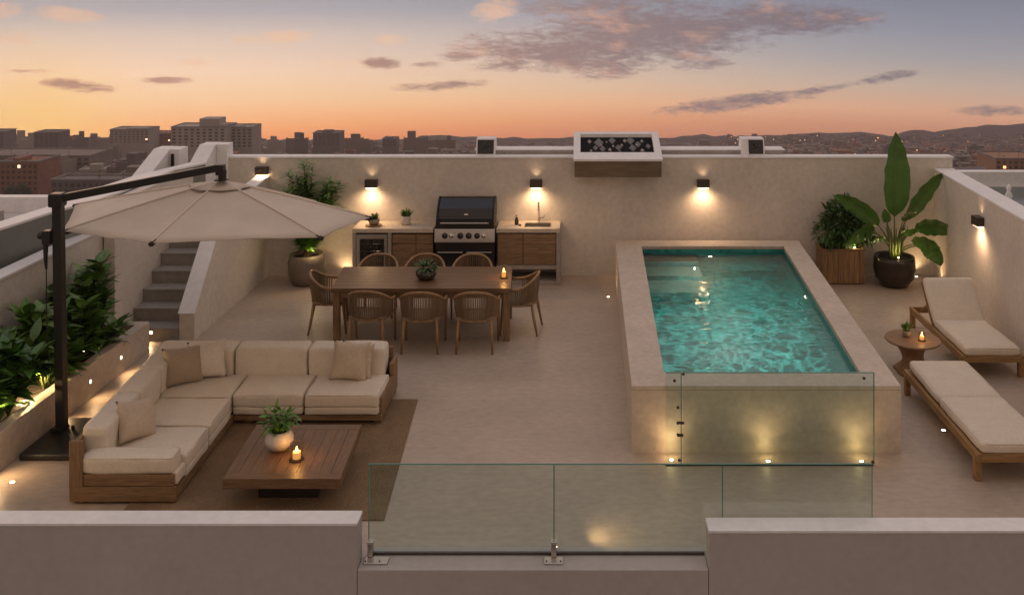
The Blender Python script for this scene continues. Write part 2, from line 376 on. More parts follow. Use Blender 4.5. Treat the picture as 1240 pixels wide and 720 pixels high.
# low rear kerb behind the coping
rk = thing('rear_kerb', (.8, 16.7, 0), 'low white roof kerb with sloping ends behind the back wall coping', 'kerb')
m = MB(); m.add([(-2.17, 16.56, 0), (-1.87, 16.56, 2.13), (3.55, 16.56, 2.13), (3.86, 16.56, 0), (-2.17, 16.9, 0), (-1.87, 16.9, 2.13), (3.55, 16.9, 2.13), (3.86, 16.9, 0)],
      [(0, 3, 2, 1), (4, 5, 6, 7), (0, 1, 5, 4), (1, 2, 6, 5), (2, 3, 7, 6), (3, 0, 4, 7)]); m.build('kerb', concrete, rk)
m = MB(); m.box(-1.9, 3.58, 16.55, 16.91, 2.131, 2.15); m.build('coping', cap_m, rk)
# left stair outer wall end block
def wedge(name, x0, x1, xr, ya, yb, yc, za, zb, label):
    o = thing(name, ((x0 + x1) / 2, ya, 0), label, 'roof block')
    m = MB(); m.prism_x([(ya, 0), (yb + .3, 0), (yb + .3, zb), (yb, zb), (ya, za)], x0, x1); m.build('ramp', cap_m, o, bevel=.008)
    m = MB(); m.box(x1 + .003, xr, yc, yb + .3, 0, zb - .003); m.build('end_block', cap_m, o, bevel=.008)
    return o
wedge('wall_end_block', -6.62, -6.345, -6.15, 15.8, 16.20, 16.23, 2.05, 2.29, 'white sloping block rising above the corner behind the parasol hub')
o = wedge('roof_upstand', -7.32, -7.04, -6.86, 15.1, 16.0, 15.95, 1.88, 2.25, 'white slanted roof upstand standing outside the left stair wall')
m = MB(); m.box(-7.0, -6.95, 15.93, 15.947, 1.95, 2.17); m.build('slot', dark_gap, o)
# tall left wall with its broad white top
tl = thing('left_outer_wall', (-6.9, 12.5, 0), 'higher white wall climbing behind the stairs and left planter', 'wall')
poly = [(-6.35, 15.78), (-6.62, 15.79), (-6.98, 14.6), (-7.08, 13.7), (-7.10, 12.4), (-7.25, 11.3), (-7.5, 9.0), (-7.3, 9.0), (-6.98, 11.3), (-6.87, 12.1), (-6.66, 12.9), (-6.61, 13.4), (-6.605, 15.2), (-6.44, 15.55)]
poly = poly[::-1]
def area(p): return sum(p[i][0] * p[(i + 1) % len(p)][1] - p[(i + 1) % len(p)][0] * p[i][1] for i in range(len(p)))
if area(poly) < 0: poly = poly[::-1]
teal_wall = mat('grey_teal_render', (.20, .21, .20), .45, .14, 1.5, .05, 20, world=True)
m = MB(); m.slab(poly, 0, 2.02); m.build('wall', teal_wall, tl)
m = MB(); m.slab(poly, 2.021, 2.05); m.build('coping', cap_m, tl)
# left wall behind the planting
lw = thing('left_wall', (-6.7, 11, 0), 'white rendered parapet behind the planting bed at the left edge', 'wall')
m = MB(); m.box(-6.80, -6.62, 8.0, 13.0, 0, 1.60); m.build('wall', plaster, lw)
m = MB(); m.box(-6.83, -6.605, 8.0, 13.0, 1.601, 1.635); m.build('coping', cap_m, lw, bevel=.006)
sl = thing('stair_side_wall', (-6.52, 14.5, 0), 'white rendered wall along the left side of the steps', 'wall')
m = MB(); m.prism_x([(12.92, 0), (16.30, 0), (16.30, 2.0), (13.3, 2.0), (12.92, 1.64)], -6.60, -6.45); m.build('wall', plaster, sl)
# balustrade right of the steps
bs = thing('stair_balustrade', (-5.56, 13.2, 0), 'white solid balustrade sloping up beside the grey steps', 'balustrade')
prof = [(13.18, 0), (16.30, 0), (16.30, 1.70), (14.3, 1.55), (13.18, .37)]
m = MB(); m.prism_x(prof, -5.67, -5.46); m.build('wall', plaster, bs)
cp = [(13.17, .372), (14.295, 1.552), (16.30, 1.702), (16.30, 1.727), (14.285, 1.578), (13.15, .392)]
m = MB(); m.prism_x(cp, -5.68, -5.45); m.build('coping', cap_m, bs)
# steps
st = thing('stairs', (-6.06, 13.2, 0), 'straight flight of grey stone steps rising between the white walls', 'stairs')
for i in range(7):
    y = 13.17 + .29 * i; z = .185 * (i + 1)
    m = MB(); m.box(-6.447, -5.673, y, y + (.288 if i < 6 else 1.35), 0, z - .03); m.build('riser', step_m, st)
    m = MB(); m.box(-6.447, -5.673, y - .015, y + (.288 if i < 6 else 1.35), z - .029, z); m.build('tread', step_m, st, bevel=.004)
# right wall
rw = thing('right_wall', (6.1, 13, 0), 'white rendered side wall running towards the viewer on the right', 'wall')
xr = lambda y: 6.13 - .06 * (YW - y)
ra = [(xr(8), 8.0), (xr(8) + .31, 8.0), (xr(16.3) + .31, 16.305), (xr(16.3), 16.305)]
m = MB(); m.slab(ra, 0, 1.83); m.build('wall', plaster, rw)
rb = [(xr(8) - .012, 7.99), (xr(8) + .325, 7.99), (xr(16.3) + .325, 16.29), (xr(16.3) - .012, 16.29)]
m = MB(); m.slab(rb, 1.831, 1.865); m.build('coping', cap_m, rw, bevel=.005)
# front parapets and ledge
def parapet(x0, x1, z, label):
    o = thing('front_parapet', ((x0 + x1) / 2, Y0, 0), label, 'parapet', 'front parapet walls')
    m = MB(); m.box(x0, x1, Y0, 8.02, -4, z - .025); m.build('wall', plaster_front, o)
    m = MB(); m.box(x0 - .004, x1 + .004, Y0 - .006, 8.026, z - .024, z); m.build('coping', cap_m, o, bevel=.004)
parapet(-7.2, -1.885, .42, 'low white front parapet in the foreground left of the glass opening')
parapet(1.06, 7.0, .36, 'low white front parapet in the foreground right of the glass opening')
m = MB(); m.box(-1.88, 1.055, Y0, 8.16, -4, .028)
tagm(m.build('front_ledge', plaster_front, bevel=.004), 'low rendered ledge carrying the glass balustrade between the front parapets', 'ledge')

# planter bed on the left
pl = thing('planting_bed', (-6.2, 10.6, 0), 'long raised planting bed with cream stone front along the left wall', 'planter')
m = MB(); m.box(-6.05, -5.915, 8.03, 12.80, 0, .40); m.build('front_wall', stone, pl, bevel=.005)
m = MB(); m.box(-6.618, -6.052, 12.67, 12.80, 0, .40); m.build('end_wall', stone, pl, bevel=.005)
m = MB()
nx, ny = 6, 40
for i in range(nx):
    for j in range(ny):
        pass
vs = [(-6.615 + .56 * i / nx, 8.03 + 4.63 * j / ny, .30 + .04 * noise.noise(Vector((i * .7, j * .6, 0)))) for i in range(nx + 1) for j in range(ny + 1)]
fs = [(i * (ny + 1) + j, (i + 1) * (ny + 1) + j, (i + 1) * (ny + 1) + j + 1, i * (ny + 1) + j + 1) for i in range(nx) for j in range(ny)]
m.add(vs, fs); m.build('soil', soil, pl)

# ================================================================ POOL
pool = thing('plunge_pool', (2.0, 9.9, 0), 'raised rectangular plunge pool with pale stone surround and turquoise water', 'pool')
Ox = [(.524, 9.91), (3.375, 9.91), (3.67, 15.9), (.56, 15.9)]
Ix = [(.897, 10.28), (3.05, 10.28), (3.34, 15.53), (.986, 15.53)]
ZC = .71; ZW = .615; ZB = -.45
for i in range(4):
    j = (i + 1) % 4
    a, b2, c2, d2 = Ox[i], Ox[j], Ix[j], Ix[i]
    m = MB(); ins = lambda p, k=.012: p
    m.slab([a, b2, c2, d2], 0, ZC - .045); m.build('side_wall', stone, pool)
for i in range(4):
    j = (i + 1) % 4
    m = MB(); m.slab([Ox[i], Ox[j], Ix[j], Ix[i]], ZC - .042, ZC); m.build('coping', stone, pool, bevel=.004)
def tilem():
    m_ = bpy.data.materials.new('pool_mosaic'); m_.use_nodes = True; t = m_.node_tree; b = t.nodes['Principled BSDF']; L = t.links.new
    g = t.nodes.new('ShaderNodeNewGeometry'); mp = t.nodes.new('ShaderNodeMapping'); mp.inputs['Scale'].default_value = (9, 9, 9); L(g.outputs['Position'], mp.inputs[0])
    v = t.nodes.new('ShaderNodeTexVoronoi'); v.distance = 'CHEBYCHEV'; v.inputs['Randomness'].default_value = .25; v.inputs['Scale'].default_value = 1.6; L(mp.outputs[0], v.inputs['Vector'])
    cr = t.nodes.new('ShaderNodeValToRGB'); cr.color_ramp.elements[0].color = (.018, .20, .195, 1); cr.color_ramp.elements[1].color = (.055, .33, .315, 1)
    sp_ = t.nodes.new('ShaderNodeSeparateColor'); L(v.outputs['Color'], sp_.inputs[0]); L(sp_.outputs[0], cr.inputs[0]); L(cr.outputs[0], b.inputs['Base Color'])
    b.inputs['Roughness'].default_value = .4; return m_
mosaic = tilem()
pstep = mat('pool_tread_lit', (.38, .58, .50), .5, .12, 4)
# basin lining: floor and four walls just inside the stone
e = .004
In = [(Ix[0][0] + e, Ix[0][1] + e), (Ix[1][0] - e, Ix[1][1] + e), (Ix[2][0] - e, Ix[2][1] - e), (Ix[3][0] + e, Ix[3][1] - e)]
m = MB()
for i in range(4):
    j = (i + 1) % 4; m.add([(*In[i], ZB), (*In[j], ZB), (*In[j], ZC - .05), (*In[i], ZC - .05)], [(0, 1, 2, 3)])
m.add([(*q, ZB) for q in In], [(0, 1, 2, 3)])
m.build('basin', mosaic, pool)
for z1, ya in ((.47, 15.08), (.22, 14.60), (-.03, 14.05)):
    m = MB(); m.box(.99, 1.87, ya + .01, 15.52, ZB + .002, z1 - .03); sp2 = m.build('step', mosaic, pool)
    m = MB(); m.box(.988, 1.875, ya, 15.521, z1 - .029, z1); m.build('tread', pstep, sp2, bevel=.006)  # pale treads over darker risers: light and shade put into the colours
# water sheet with ripples
nx, ny = 110, 260
vs = []
for i in range(nx + 1):
    for j in range(ny + 1):
        u, v = i / nx, j / ny
        xa = In[0][0] * (1 - v) + In[3][0] * v; xb = In[1][0] * (1 - v) + In[2][0] * v
        x = xa + (xb - xa) * u; y = In[0][1] + (In[3][1] - In[0][1]) * v
        q = Vector((x * 3.8, y * 6.5, 0)); q2 = Vector((x * 9 + 5, y * 15, 3))
        wv = noise.noise(q + Vector(noise.noise_vector(q * .6)) * .8)
        calm = 1 - .90 * max(0, min(1, (y - 13.2) / 1.2))
        z = ZW + calm * (.0050 * (1 - 2 * abs(wv)) + .0020 * (1 - 2 * abs(noise.noise(q2))))
        vs.append((x, y, z))
fs = [(i * (ny + 1) + j, (i + 1) * (ny + 1) + j, (i + 1) * (ny + 1) + j + 1, i * (ny + 1) + j + 1) for i in range(nx) for j in range(ny)]
water_m = bpy.data.materials.new('pool_water'); water_m.use_nodes = True
t = water_m.node_tree; b = t.nodes['Principled BSDF']
b.inputs['Base Color'].default_value = (.80, .97, .94, 1); b.inputs['Transmission Weight'].default_value = 1; b.inputs['Roughness'].default_value = .0; b.inputs['IOR'].default_value = 1.33
wm = MB(); wm.add(vs, fs); wo_ = wm.build('water', water_m, pool, smooth=True)
# pool lamps, and a caustic net painted into a light's emission
def caustic(l, sc, lo=.8, hi=4.6):
    l.use_nodes = True; t = l.node_tree; em = t.nodes.get('Emission')
    co = t.nodes.new('ShaderNodeNewGeometry'); L = t.links.new
    se = t.nodes.new('ShaderNodeSeparateXYZ'); L(co.outputs['Incoming'], se.inputs[0])
    # project the direction on the plane below the lamp (lamp looks along local -Z)
    dv = t.nodes.new('ShaderNodeVectorMath'); dv.operation = 'DIVIDE'; cb = t.nodes.new('ShaderNodeCombineXYZ')
    for k in range(3): L(se.outputs[2], cb.inputs[k])
    L(co.outputs['Incoming'], dv.inputs[0]); L(cb.outputs[0], dv.inputs[1])
    nz = t.nodes.new('ShaderNodeTexNoise'); nz.inputs['Scale'].default_value = sc * .6; nz.inputs['Detail'].default_value = 2; L(dv.outputs[0], nz.inputs['Vector'])
    ad = t.nodes.new('ShaderNodeVectorMath'); ad.operation = 'MULTIPLY_ADD'; L(nz.outputs['Color'], ad.inputs[0]); ad.inputs[1].default_value = (.35, .35, 0); L(dv.outputs[0], ad.inputs[2])
    vo = t.nodes.new('ShaderNodeTexVoronoi'); vo.feature = 'DISTANCE_TO_EDGE'; vo.inputs['Scale'].default_value = sc; L(ad.outputs[0], vo.inputs['Vector'])
    mr = t.nodes.new('ShaderNodeMapRange'); mr.interpolation_type = 'SMOOTHERSTEP'
    mr.inputs[1].default_value = 0; mr.inputs[2].default_value = .14; mr.inputs[3].default_value = hi; mr.inputs[4].default_value = lo
    L(vo.outputs[0], mr.inputs[0]); L(mr.outputs[0], em.inputs['Strength'])
def pool_lamp(x, y, z, label, e_, aim):
    o = thing('pool_lamp', (x, y, z), label, 'pool light', 'underwater pool lamps')
    a = Vector(aim).normalized(); rot = a.to_track_quat('Z', 'Y').to_euler()
    m = MB(); m.lathe([(.045, 0), (.045, .018), (.030, .022)], (x, y, z), 20, rot=rot); m.build('rim', chrome, o)
    m = MB(); m.lathe([(.028, .0225), (.020, .027), (.002, .028)], (x, y, z), 16, rot=rot); m.build('lens', glow_b, o)
    return o
PL = [(2.12, 15.52, .38, 'round underwater lamp on the far wall of the pool', (0, -1, 0)),
      (3.235, 13.5, .30, 'round underwater lamp on the right wall of the pool', (-1, 0, 0))]
for x, y, z, lb, aim in PL: pool_lamp(x, y, z, lb, 1, aim)
# added mid-water spots with the net pattern; far and side ones serve the lamps
for x, y, e_, sc in ((2.3, 14.2, 13, 4.0), (2.05, 12.9, 18, 4.0), (2.1, 11.3, 18, 4.0)):
    l = light('added_pool_spot', 'SPOT', (x, y, .52), e_, (.88, 1, .88), None, .004, (0, 0, -1), 165, .5)
    caustic(l.data, sc)
light('added_step_fill', 'POINT', (1.75, 14.6, .58), 4.5, (.85, 1, .9), None, .004)  # added fill to brighten the steps, no lamp stands there
light('pool_light_far', 'SPOT', (2.12, 15.42, .40), 9, (1, .95, .66), None, .03, (0, -.55, -.5), 150, 1)
light('pool_light_side', 'SPOT', (3.15, 13.5, .34), 4, (.9, 1, .75), None, .03, (-1, 0, -.4), 150, 1)

# ================================================================ BACK WALL FIXTURES
# wall lamps
def make_sconce():
    r = thing('wall_lamp', (-3.66, YW, 1.56), '', 'wall lamp', 'wall lamps washing the terrace walls')
    m = MB(); m.box(-.105, .105, -.12, -.002, -.02, .115); m.build('housing', bronze, r, world=False, bevel=.004)
    m = MB(); m.box(-.085, .085, -.10, -.012, -.032, -.021); m.build('diffuser', glow_m, r, world=False)
    light('lamp_light', 'SPOT', (0, -.15, -.05), 21, (1, .62, .34), parent=r, size=.06, aim=(0, .02, -1), ang=165, blend=1)
    light('lamp_spill', 'SPOT', (0, -.06, .13), 1.3, (1, .64, .36), parent=r, size=.04, aim=(0, .1, 1), ang=120, blend=1)
    return r
sc = make_sconce(); sc['label'] = 'bronze wall lamp above the potted plants on the outdoor kitchen counter'
place(sc, (-.80, YW, 1.56), 0, 'bronze wall lamp directly above the kitchen sink tap')
place(sc, (2.10, YW, 1.56), 0, 'bronze wall lamp on the back wall behind the pool')
place(sc, (-5.56, YW, 1.78), 0, 'bronze wall lamp above the stair balustrade left of the leafy potted shrub')
place(sc, (xr(14.05), 14.05, 1.43), -R(90) , 'bronze wall lamp on the right side wall above the raised lounger')

# central roof box
cb_ = thing('skylight_box', (.62, 16.2, 1.78), 'white sloped roof box with dark glazed top and wooden front on the back wall', 'skylight')
x0, x1 = -.15, 1.37
m = MB(); m.box(x0 + .02, x1 - .02, 15.93, 16.292, 1.775, 2.045); m.build('front_panel', mat('weathered_wood', (.17, .125, .08), .7, .25, 3, .2, 20, stretch=(1, 8, 8)), cb_)
def sl_z(y): return 2.085 + (y - 15.9) * (2.40 - 2.085) / 1.1
def slope(xa, xb, ya, yb, off=0): return [(xa, ya, sl_z(ya) + off), (xb, ya, sl_z(ya) + off), (xb, yb, sl_z(yb) + off), (xa, yb, sl_z(yb) + off)]
m = MB()
for xa, xb, ya, yb in ((x0, x1, 15.9, 16.17), (x0, x1, 16.90, 17.0), (x0, x0 + .12, 16.172, 16.898), (x1 - .12, x1, 16.172, 16.898)):
    m.hexa([(p_[0], p_[1], 2.048 if ya < 16.1 and yb < 16.2 else p_[2] - .2) for p_ in slope(xa, xb, ya, yb)], slope(xa, xb, ya, yb))
m.build('frame', cap_m, cb_, bevel=.004)
m = MB(); m.hexa(slope(x0 + .121, x1 - .121, 16.173, 16.897, -.10), slope(x0 + .121, x1 - .121, 16.173, 16.897, -.06)); gp = m.build('glass_panel', mat('dark_fire_glass', (.012, .012, .014), .75, 0, spec=.08), cb_)
pale_m = mat('pale_piece', (.20, .175, .15), .3, .3, 6, island=.7)  # small diamond pieces on the dark panel, pale and dark
dark_m = mat('dark_piece', (.07, .075, .085), .3, .2, 6, island=.6)
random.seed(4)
for mm, lst, nm in ((pale_m, [(.12, .78, .04), (.40, .30, .035), (.36, .74, .02), (.28, .55, .025), (.14, .22, .03), (.62, .82, .04), (.86, .80, .035), (.78, .55, .025), (.85, .25, .04), (.45, .5, .025), (.57, .55, .03), (.54, .2, .018), (.42, .12, .018)], 'diamond_piece'),
                   (dark_m, [(.25, .72, .09), (.44, .84, .07), (.70, .84, .08), (.72, .4, .07), (.80, .62, .06), (.30, .35, .06), (.52, .42, .06), (.2, .4, .05), (.94, .5, .05)], 'diamond_piece')):
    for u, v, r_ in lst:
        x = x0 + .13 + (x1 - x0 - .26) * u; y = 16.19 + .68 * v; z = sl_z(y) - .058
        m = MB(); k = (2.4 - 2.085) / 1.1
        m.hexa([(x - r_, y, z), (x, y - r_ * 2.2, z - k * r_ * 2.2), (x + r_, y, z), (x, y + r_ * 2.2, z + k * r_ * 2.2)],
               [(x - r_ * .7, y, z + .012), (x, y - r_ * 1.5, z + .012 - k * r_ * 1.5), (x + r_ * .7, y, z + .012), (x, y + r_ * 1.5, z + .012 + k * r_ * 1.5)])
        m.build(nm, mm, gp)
def floodbox(xa, xb, label, flip):
    o = thing('roof_vent', ((xa + xb) / 2, 16.5, 2.07), label, 'vent box', 'small vent boxes on the back wall')
    fm = MB(); y0, y1 = 16.40, 16.75; z0, z1 = 2.067, 2.35; T = .022
    fm.prism_x([(y0, z0), (y1, z0), (y1, z1), (y0 + .08, z1)], xa, xa + T); fm.prism_x([(y0, z0), (y1, z0), (y1, z1), (y0 + .08, z1)], xb - T, xb)
    fm.prism_x([(y0 + .075, z1 - T), (y1, z1 - T), (y1, z1 + .001), (y0 + .082, z1 + .001)], xa + T, xb - T); fm.prism_x([(y0, z0), (y1, z0), (y1, z0 + T), (y0, z0 + T)], xa + T, xb - T)
    if flip: fm.prism_x([(y0 - .06, z0), (y1, z0), (y1, z1), (y0 + .05, z1)], xa - .10, xa - .003)
    fm.build('frame', cap_m, o, bevel=.003)
    m = MB(); m.prism_x([(y0 + .012, z0 + T), (y0 + .03, z0 + T), (y0 + .10, z1 - T), (y0 + .085, z1 - T)], xa + T, xb - T); pn = m.build('dark_panel', black_gl, o)
    for a in (0.6, 1.9, 3.3, 4.6):
        m = MB(); cx_, cz = (xa + xb) / 2, (z0 + z1) / 2
        m.obox((cx_ + .045 * math.cos(a), y0 + .025 + .0 * cz, cz + .035 * math.sin(a)), (.09, .008, .022), (0, -a, 0)); m.build('fan_blade', dark_m, pn)
floodbox(-1.86, -1.53, 'small dark faced vent box at the left end of the rear kerb', False)
floodbox(2.90, 3.20, 'small dark faced vent box at the right end of the rear kerb', True)

# ================================================================ OUTDOOR KITCHEN
KY = 15.72
k = thing('outdoor_kitchen', (-2.1, KY, 0), 'outdoor kitchen counter with wooden doors, wine cooler and sink against the back wall', 'kitchen counter')
for xa, xb in ((-3.86, -2.50), (-1.44, -.375)):
    m = MB()
    if xa < -3:
        m.box(xa, xb, KY, 16.30, .885, .95)
    else:     # worktop with an opening for the sink
        sx0, sx1, sy0, sy1 = -.98, -.53, 15.84, 16.14
        m.box(xa, sx0, KY, 16.30, .885, .95); m.box(sx1, xb, KY, 16.30, .885, .95); m.box(sx0, sx1, KY, sy0, .885, .95); m.box(sx0, sx1, sy1, 16.30, .885, .95)
    m.build('worktop', stone, k)
for xa, xb in ((-3.858, -3.80), (-3.262, -3.205), (-.435, -.377)):
    m = MB(); m.box(xa, xb, KY + .002, 16.29, 0, .883); m.build('side_panel', concrete, k)
m = MB(); m.box(-3.203, -2.505, KY + .045, 16.28, .06, .88); m.build('carcass', dark_gap, k)
m = MB(); m.box(-1.435, -.437, KY + .045, 16.28, .34, .78); m.build('carcass', dark_gap, k)
for xa, xb, za, zb in ((-3.19, -2.80, .10, .69), (-3.19, -2.80, .70, .85), (-2.79, -2.51, .10, .69), (-2.79, -2.51, .70, .85)):
    m = MB(); m.box(xa, xb, KY + .02, KY + .043, za, zb); m.build('drawer' if zb > .8 else 'cabinet_door', cab_x, k, bevel=.003)
for xa, xb in ((-1.42, -1.0), (-.99, -.445)):
    m = MB()
    for q in range(3): m.box(xa, xb, KY + .02, KY + .043, .345 + q * .172, .345 + q * .172 + .169)
    m.build('cabinet_door', cab_x, k, bevel=.003)
m = MB(); m.box(-1.435, -.437, KY + .01, 16.28, .27, .335); m.box(-1.435, -.437, KY + .01, 16.28, .0, .07); m.build('shelf', concrete, k)
m = MB(); m.box(-2.5, -1.44, 16.1, 16.29, .0, .9); m.build('back_panel', concrete, k)
m = MB(); m.box(-.985, -.525, 15.835, 15.85, .80, .953); m.box(-.985, -.525, 16.13, 16.145, .80, .953); m.box(-.985, -.97, 15.85, 16.13, .80, .953); m.box(-.54, -.525, 15.85, 16.13, .80, .953); m.box(-.985, -.525, 15.84, 16.14, .785, .80)
m.build('sink', steel, k)
m = MB(); m.tube([(-.75, 16.20, .95), (-.75, 16.20, 1.27)] + [(-.75, 16.20 - .06 + .06 * math.cos(a), 1.27 + .07 * math.sin(a)) for a in [PI * i / 8 for i in range(1, 9)]] + [(-.75, 16.08, 1.18)], .015, 10)
m.lathe([(.026, .95), (.026, .975), (.014, .98)], (-.75, 16.2, 0), 16); m.tube([(-.75, 16.20, 1.02), (-.66, 16.19, 1.03), (-.655, 16.19, 1.07)], .009, 8); m.build('tap', chrome, k, smooth=True)
# wine cooler
wc = thing('wine_cooler', (-3.53, KY, .04), 'dark glass fronted wine cooler built in under the left end of the counter', 'wine cooler')
m = MB(); m.box(-3.79, -3.77, KY + .03, 16.2, .04, .87); m.box(-3.29, -3.27, KY + .03, 16.2, .04, .87); m.box(-3.77, -3.29, 16.15, 16.2, .04, .87); m.box(-3.77, -3.29, KY + .03, 16.15, .04, .06); m.box(-3.77, -3.29, KY + .03, 16.15, .85, .87); m.build('body', blackm, wc)
m = MB(); m.box(-3.79, -3.27, KY, KY + .026, .78, .85); m.box(-3.79, -3.27, KY, KY + .026, .06, .12); m.box(-3.79, -3.735, KY, KY + .026, .121, .779); m.box(-3.325, -3.27, KY, KY + .026, .121, .779); dr = m.build('door', steel, wc, bevel=.003)
m = MB(); m.box(-3.734, -3.326, KY + .010, KY + .016, .122, .778); m.build('pane', glass_dk, dr)
for z in (.24, .40, .56, .68):
    m = MB()
    for q in range(9): m.tube([(-3.75 + q * .056, KY + .05, z), (-3.75 + q * .056, 16.1, z)], .004, 5)
    m.tube([(-3.765, KY + .045, z), (-3.295, KY + .045, z)], .008, 6); m.build('wire_shelf', steel, wc)
random.seed(3)
for z in (.285, .445, .605):
    for q in range(4):
        x = -3.70 + q * .115
        m = MB(); m.lathe([(.002, 0), (.034, .003), (.036, .02), (.036, .19), (.014, .24), (.013, .30), (.002, .302)], (x, KY + .38, z), 14, rot=(R(90), 0, 0)); m.build('bottle', black_gl, wc, smooth=True)
light('cooler_light', 'POINT', (-3.53, KY + .15, .80), 1.3, (1, .7, .4), None, .02)

# grill
g = thing('gas_grill', (-1.97, KY, 0), 'large black and steel gas grill with closed lid between the counters', 'grill')
gx0, gx1 = -2.475, -1.465
m = MB(); m.box(gx0 + .01, gx1 - .01, KY + .02, 16.08, .0, .72); m.build('cabinet', blackm, g, bevel=.006)
for a, b2 in ((gx0 + .02, -1.972), (-1.968, gx1 - .02)):
    m = MB(); m.box(a, b2, KY - .002, KY + .018, .05, .60); d_ = m.build('door', black_gl, g, bevel=.004)
    m = MB(); m.tube([(a + .03, KY - .035, .565), (b2 - .03, KY - .035, .565)], .009, 8); m.box(a + .05, a + .062, KY - .035, KY - .002, .56, .572); m.box(b2 - .062, b2 - .05, KY - .035, KY - .002, .56, .572); m.build('handle', steel, d_)
m = MB(); m.prism_x([(KY - .06, .735), (KY + .05, .735), (KY + .05, .955), (KY - .03, .955)], gx0, gx1); cpn = m.build('control_panel', steel, g, bevel=.006)
for x, r_, mt in ((-2.30, .036, black_gl), (-2.19, .028, chrome), (-2.04, .040, black_gl), (-1.90, .040, black_gl), (-1.76, .036, black_gl), (-1.65, .026, chrome)):
    m = MB(); m.lathe([(r_ + .012, 0), (r_ + .012, .008), (r_, .012), (r_ * .85, .04), (r_ * .3, .045)], (x, KY - .048, .845), 20, rot=(R(82), 0, 0)); kn = m.build('knob', mt, cpn, smooth=False)
m = MB(); m.box(gx0 + .015, gx1 - .015, KY + .0, 16.16, .957, 1.09); m.build('firebox', blackm, g, bevel=.008)
m = MB(); hp = [(KY + .0, 1.095), (16.20, 1.095), (16.20, 1.33), (16.16, 1.395), (16.08, 1.42), (15.98, 1.40), (KY + .09, 1.27), (KY + .02, 1.16)]
m.prism_x(hp, gx0 + .05, gx1 - .04); hd = m.build('lid', hood_m, g, bevel=.012)
for xa in (gx0 + .022, gx1 - .037):
    m = MB(); m.prism_x([(y + (-.008 if y < 16 else .006), z + (.008 if z > 1.2 else 0)) for y, z in hp], xa, xa + .024); m.build('end_cap', blackm, hd)
m = MB(); m.tube([(gx0 + .10, KY - .055, 1.055), (gx1 - .10, KY - .055, 1.055)], .014, 10); m.box(gx0 + .14, gx0 + .16, KY - .05, KY + .01, 1.045, 1.065); m.box(gx1 - .16, gx1 - .14, KY - .05, KY + .01, 1.045, 1.065); m.build('handle', steel, hd)
m = MB(); m.obox((-1.95, KY + .020, 1.185), (.062, .012, .022), (R(-25), 0, 0)); m.build('badge', chrome, hd)

# things on the counter
def plant_pot(name, loc, label, cat, potf, potmat, foliage, lm, soilr, soilz, group=None):
    r = thing(name, loc, label, cat, group)
    m = MB(); m.lathe(potf, (0, 0, 0), 36, cap=False); m.f.append(tuple(range(35, -1, -1))); m.build('pot', potmat, r, smooth=True, world=False)
    m = MB(); m.lathe([(soilr, soilz - .01), (soilr * .5, soilz + .004), (.001, soilz + .006)], (0, 0, 0), 20); m.build('soil', soil, r, world=False)
    m = MB(); foliage(m); m.build('foliage', lm, r, world=False); return r
def tuft(n, r0, L, w, z0, up=.7, bend=.6, seed=1, spread=1.0, dens=1):
    def f_(m):
        random.seed(seed)
        for i in range(n):
            a = random.uniform(0, 2 * PI); q = random.uniform(0, 1)
            d = Vector((math.cos(a) * spread * (1 - q * .7), math.sin(a) * spread * (1 - q * .7), up + q * .8))
            m.leaf((math.cos(a) * r0 * random.random(), math.sin(a) * r0 * random.random(), z0), d, (0, 0, 1), L * random.uniform(.6, 1.15), w * random.uniform(.7, 1.2), bend, 4)
    return f_
def bushy(n, c, rad, L, w, seed=1, stems=6, shell=.55):
    def f_(m):
        random.seed(seed); c_ = Vector(c)
        for i in range(n):
            while True:
                d = Vector((random.gauss(0, 1), random.gauss(0, 1), random.gauss(0, 1)))
                if d.length > .1: break
            d.normalize(); rr = random.uniform(shell, 1.0) * (1 + .22 * noise.noise(d * 2.3 + Vector((seed, 0, 0))))
            p_ = c_ + Vector((d.x * rad[0], d.y * rad[1], d.z * rad[2])) * rr
            dd = (d + Vector((random.uniform(-.6, .6), random.uniform(-.6, .6), random.uniform(-.2, .7)))).normalized()
            m.leaf(p_, dd, (random.uniform(-.4, .4), random.uniform(-.4, .4), 1), L * random.uniform(.6, 1.2), w * random.uniform(.7, 1.2), .7, 3)
    return f_
tr = MB(); tr.lathe([(.13, 0), (.14, .012), (.125, .016)], (-3.55, 15.95, .951), 28)
tag(tr.build('serving_tray', wood_x), 'small round wooden tray under the little bowl plant on the counter', 'tray')
plant_pot('succulent_bowl', (-3.54, 15.94, .968), 'small greyish bowl of succulents standing on the round tray', 'potted plant', [(.05, 0), (.08, .02), (.095, .06), (.08, .10), (.07, .10), (.06, .075)], stonepot, tuft(46, .06, .11, .035, .085, .5, .3, 5), leaf_y, .07, .085)
plant_pot('potted_plant', (-3.02, 16.03, .951), 'small green plant in a white cylinder pot on the counter', 'potted plant', [(.066, 0), (.082, .01), (.086, .15), (.078, .15), (.07, .12)], ceramic, tuft(60, .05, .15, .045, .125, .8, .5, 6, .9), leaf_m, .078, .13)
sb = thing('soap_bottle', (-1.12, 16.0, .951), 'brown glass soap bottle with white top beside the sink', 'bottle')
m = MB(); m.lathe([(.03, 0), (.034, .01), (.033, .08), (.020, .12), (.012, .135)], (0, 0, 0), 20); m.build('bottle', mat('amber_glass', (.07, .045, .03), .2, 0), sb, smooth=True, world=False)
m = MB(); m.lathe([(.017, .136), (.020, .145), (.020, .19), (.008, .195)], (0, 0, 0), 16); m.build('cap', ceramic, sb, smooth=True, world=False)
m = MB(); m.rbox((-1.06, 15.93, .965), (.05, .035, .026), .008, 4); tag(m.build('soap_bar', mat('dark_soap', (.06, .04, .03), .5, .1)), 'small dark soap bar on the counter left of the sink', 'soap')
